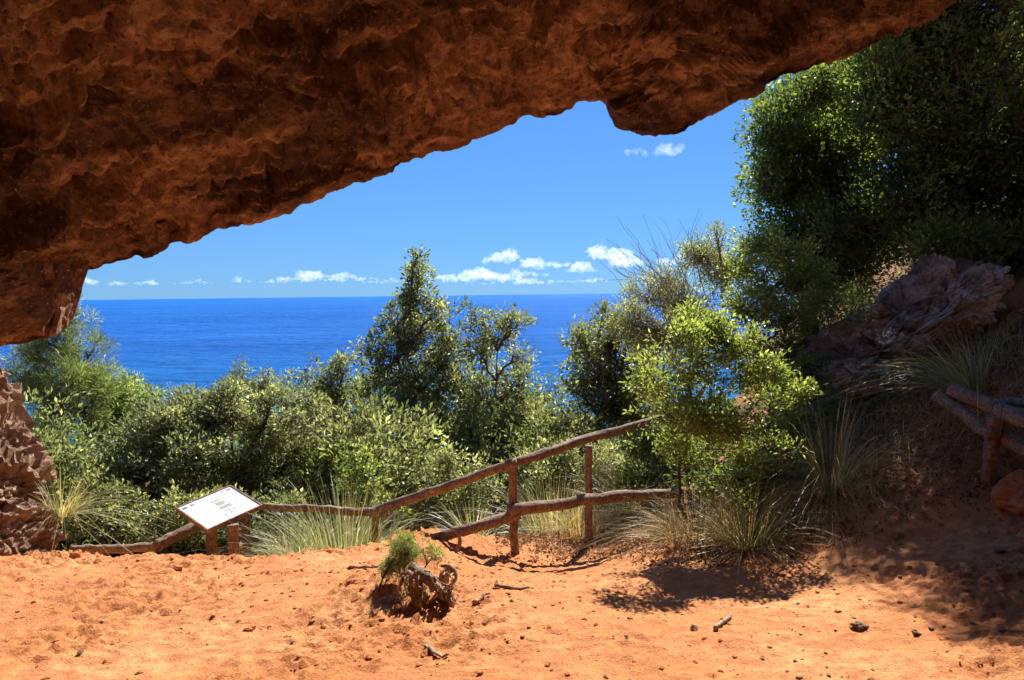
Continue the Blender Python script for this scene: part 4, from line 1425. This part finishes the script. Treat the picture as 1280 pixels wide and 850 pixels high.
# ------------------------------------------------------------------ clouds far out over the sea
def clouds():
    m = bpy.data.materials.new('cloud_vapour')
    m.use_nodes = True
    nt = m.node_tree
    nt.nodes.remove(nt.nodes['Principled BSDF'])
    vs = nt.nodes.new('ShaderNodeVolumeScatter')
    vs.inputs['Color'].default_value = (1, 1, 1, 1)
    tc = nt.nodes.new('ShaderNodeTexCoord')
    nn = nd(nt, 'ShaderNodeTexNoise')
    nn.inputs['Scale'].default_value = 0.011
    nn.inputs['Detail'].default_value = 4
    nn.inputs['Roughness'].default_value = 0.65
    nt.links.new(tc.outputs['Object'], nn.inputs['Vector'])
    mrd = nd(nt, 'ShaderNodeMapRange')
    mrd.inputs[1].default_value = 0.40
    mrd.inputs[2].default_value = 0.72
    mrd.inputs[3].default_value = 0.0
    mrd.inputs[4].default_value = 0.0055
    nt.links.new(nn.outputs['Fac'], mrd.inputs[0])
    nt.links.new(mrd.outputs[0], vs.inputs['Density'])
    vs.inputs['Anisotropy'].default_value = 0.25
    nt.links.new(vs.outputs[0], nt.nodes['Material Output'].inputs['Volume'])
    import bmesh
    CL = [
        (815, 184, 25, 9, 6000, 'small bright cloud alone just under the hanging rock spur'),
        (385, 344, 20, 6, 17000, 'bright little cloud above the horizon left of the oak'),
        (352, 350, 20, 3.5, 17500, 'thin flat cloud trailing left of the bright little cloud'),
        (440, 346, 26, 5, 17000, 'flat cloud streak just left of the tall oak top'),
        (302, 349, 7, 4, 17000, 'tiny lone puff of cloud far left over the sea'),
        (165, 352, 24, 4.5, 18000, 'faint long cloud near the left rock'),
        (98, 351, 13, 6, 18000, 'faint cloud touching the left rock edge'),
        (580, 343, 56, 8, 16500, 'long low cloud bank just right of the oak top'),
        (632, 321, 24, 8, 15000, 'upper left cloud of the cluster right of the oak'),
        (655, 340, 30, 5, 16000, 'low cloud under the upper clouds of the cluster'),
        (690, 327, 28, 8, 15500, 'middle cloud of the cluster above the horizon'),
        (705, 349, 46, 4.5, 17500, 'faint thin cloud veil close above the horizon left of the broom'),
        (482, 350, 26, 4, 17500, 'thin cloud wisp low beside the left edge of the oak top'),
        (632, 352, 44, 3.5, 18000, 'faint lowest cloud streak right of the oak just over the horizon'),
        (243, 352, 18, 3, 18000, 'faint small cloud between the lone puff and the left rock'),
        (731, 334, 17, 7, 15500, 'small slanting cloud before the pair at the broom'),
        (758, 314, 16, 8, 14500, 'left cloud of the pair beside the broom twigs'),
        (785, 320, 18, 13, 14500, 'taller cloud of the pair behind the broom twigs'),
        (845, 322, 16, 8, 15500, 'cloud half hidden behind the broom twigs'),
    ]
    for k, (px, py, rx, ry, y, lab) in enumerate(CL):
        g = np.random.default_rng(900 + k)
        c = np.array(P(px, py, y))
        a, b = 1.25 * rx * y / FPX, 1.35 * ry * y / FPX
        bm = bmesh.new()
        nb = int(10 + rx * 0.5)
        for i in range(nb):
            u = g.uniform(-1, 1)
            env = (1 - u * u) ** 0.6 * (0.55 + 0.45 * math.sin(3.1 * u + k))
            r = b * g.uniform(0.35, 0.75) * (0.35 + 0.65 * env)
            loc = (u * a, g.normal() * b * 0.7, -b * 0.55 + g.random() * b * 1.3 * env)
            bmesh.ops.create_icosphere(bm, subdivisions=3, radius=r, matrix=Matrix.Translation(loc) @ Matrix.Diagonal((g.uniform(1.3, 2.4), 1.4, g.uniform(0.6, 0.9), 1)))
        me = bpy.data.meshes.new('tmp')
        bm.to_mesh(me)
        bm.free()
        o = bpy.data.objects.new('tmp', me)
        COL.objects.link(o)
        md = o.modifiers.new('r', 'REMESH')
        md.mode = 'VOXEL'
        md.voxel_size = b * 0.09
        dg = bpy.context.evaluated_depsgraph_get()
        ev = o.evaluated_get(dg).to_mesh()
        v = np.empty(len(ev.vertices) * 3)
        ev.vertices.foreach_get('co', v)
        v = v.reshape(-1, 3)
        nr = np.empty(len(ev.vertices) * 3)
        ev.vertices.foreach_get('normal', nr)
        nr = nr.reshape(-1, 3)
        f = np.array([list(q.vertices) for q in ev.polygons if len(q.vertices) == 4])
        bpy.data.objects.remove(o)
        v = v + nr * (b * 0.8 * fbm(v / b * 1.5 + k * 5, 5, 0.62))[:, None]
        co = mesh_np('cloud', v, f, m, smooth=True, loc=c)
        tag(co, lab, 'cloud', 'fair weather clouds above the sea')


clouds()
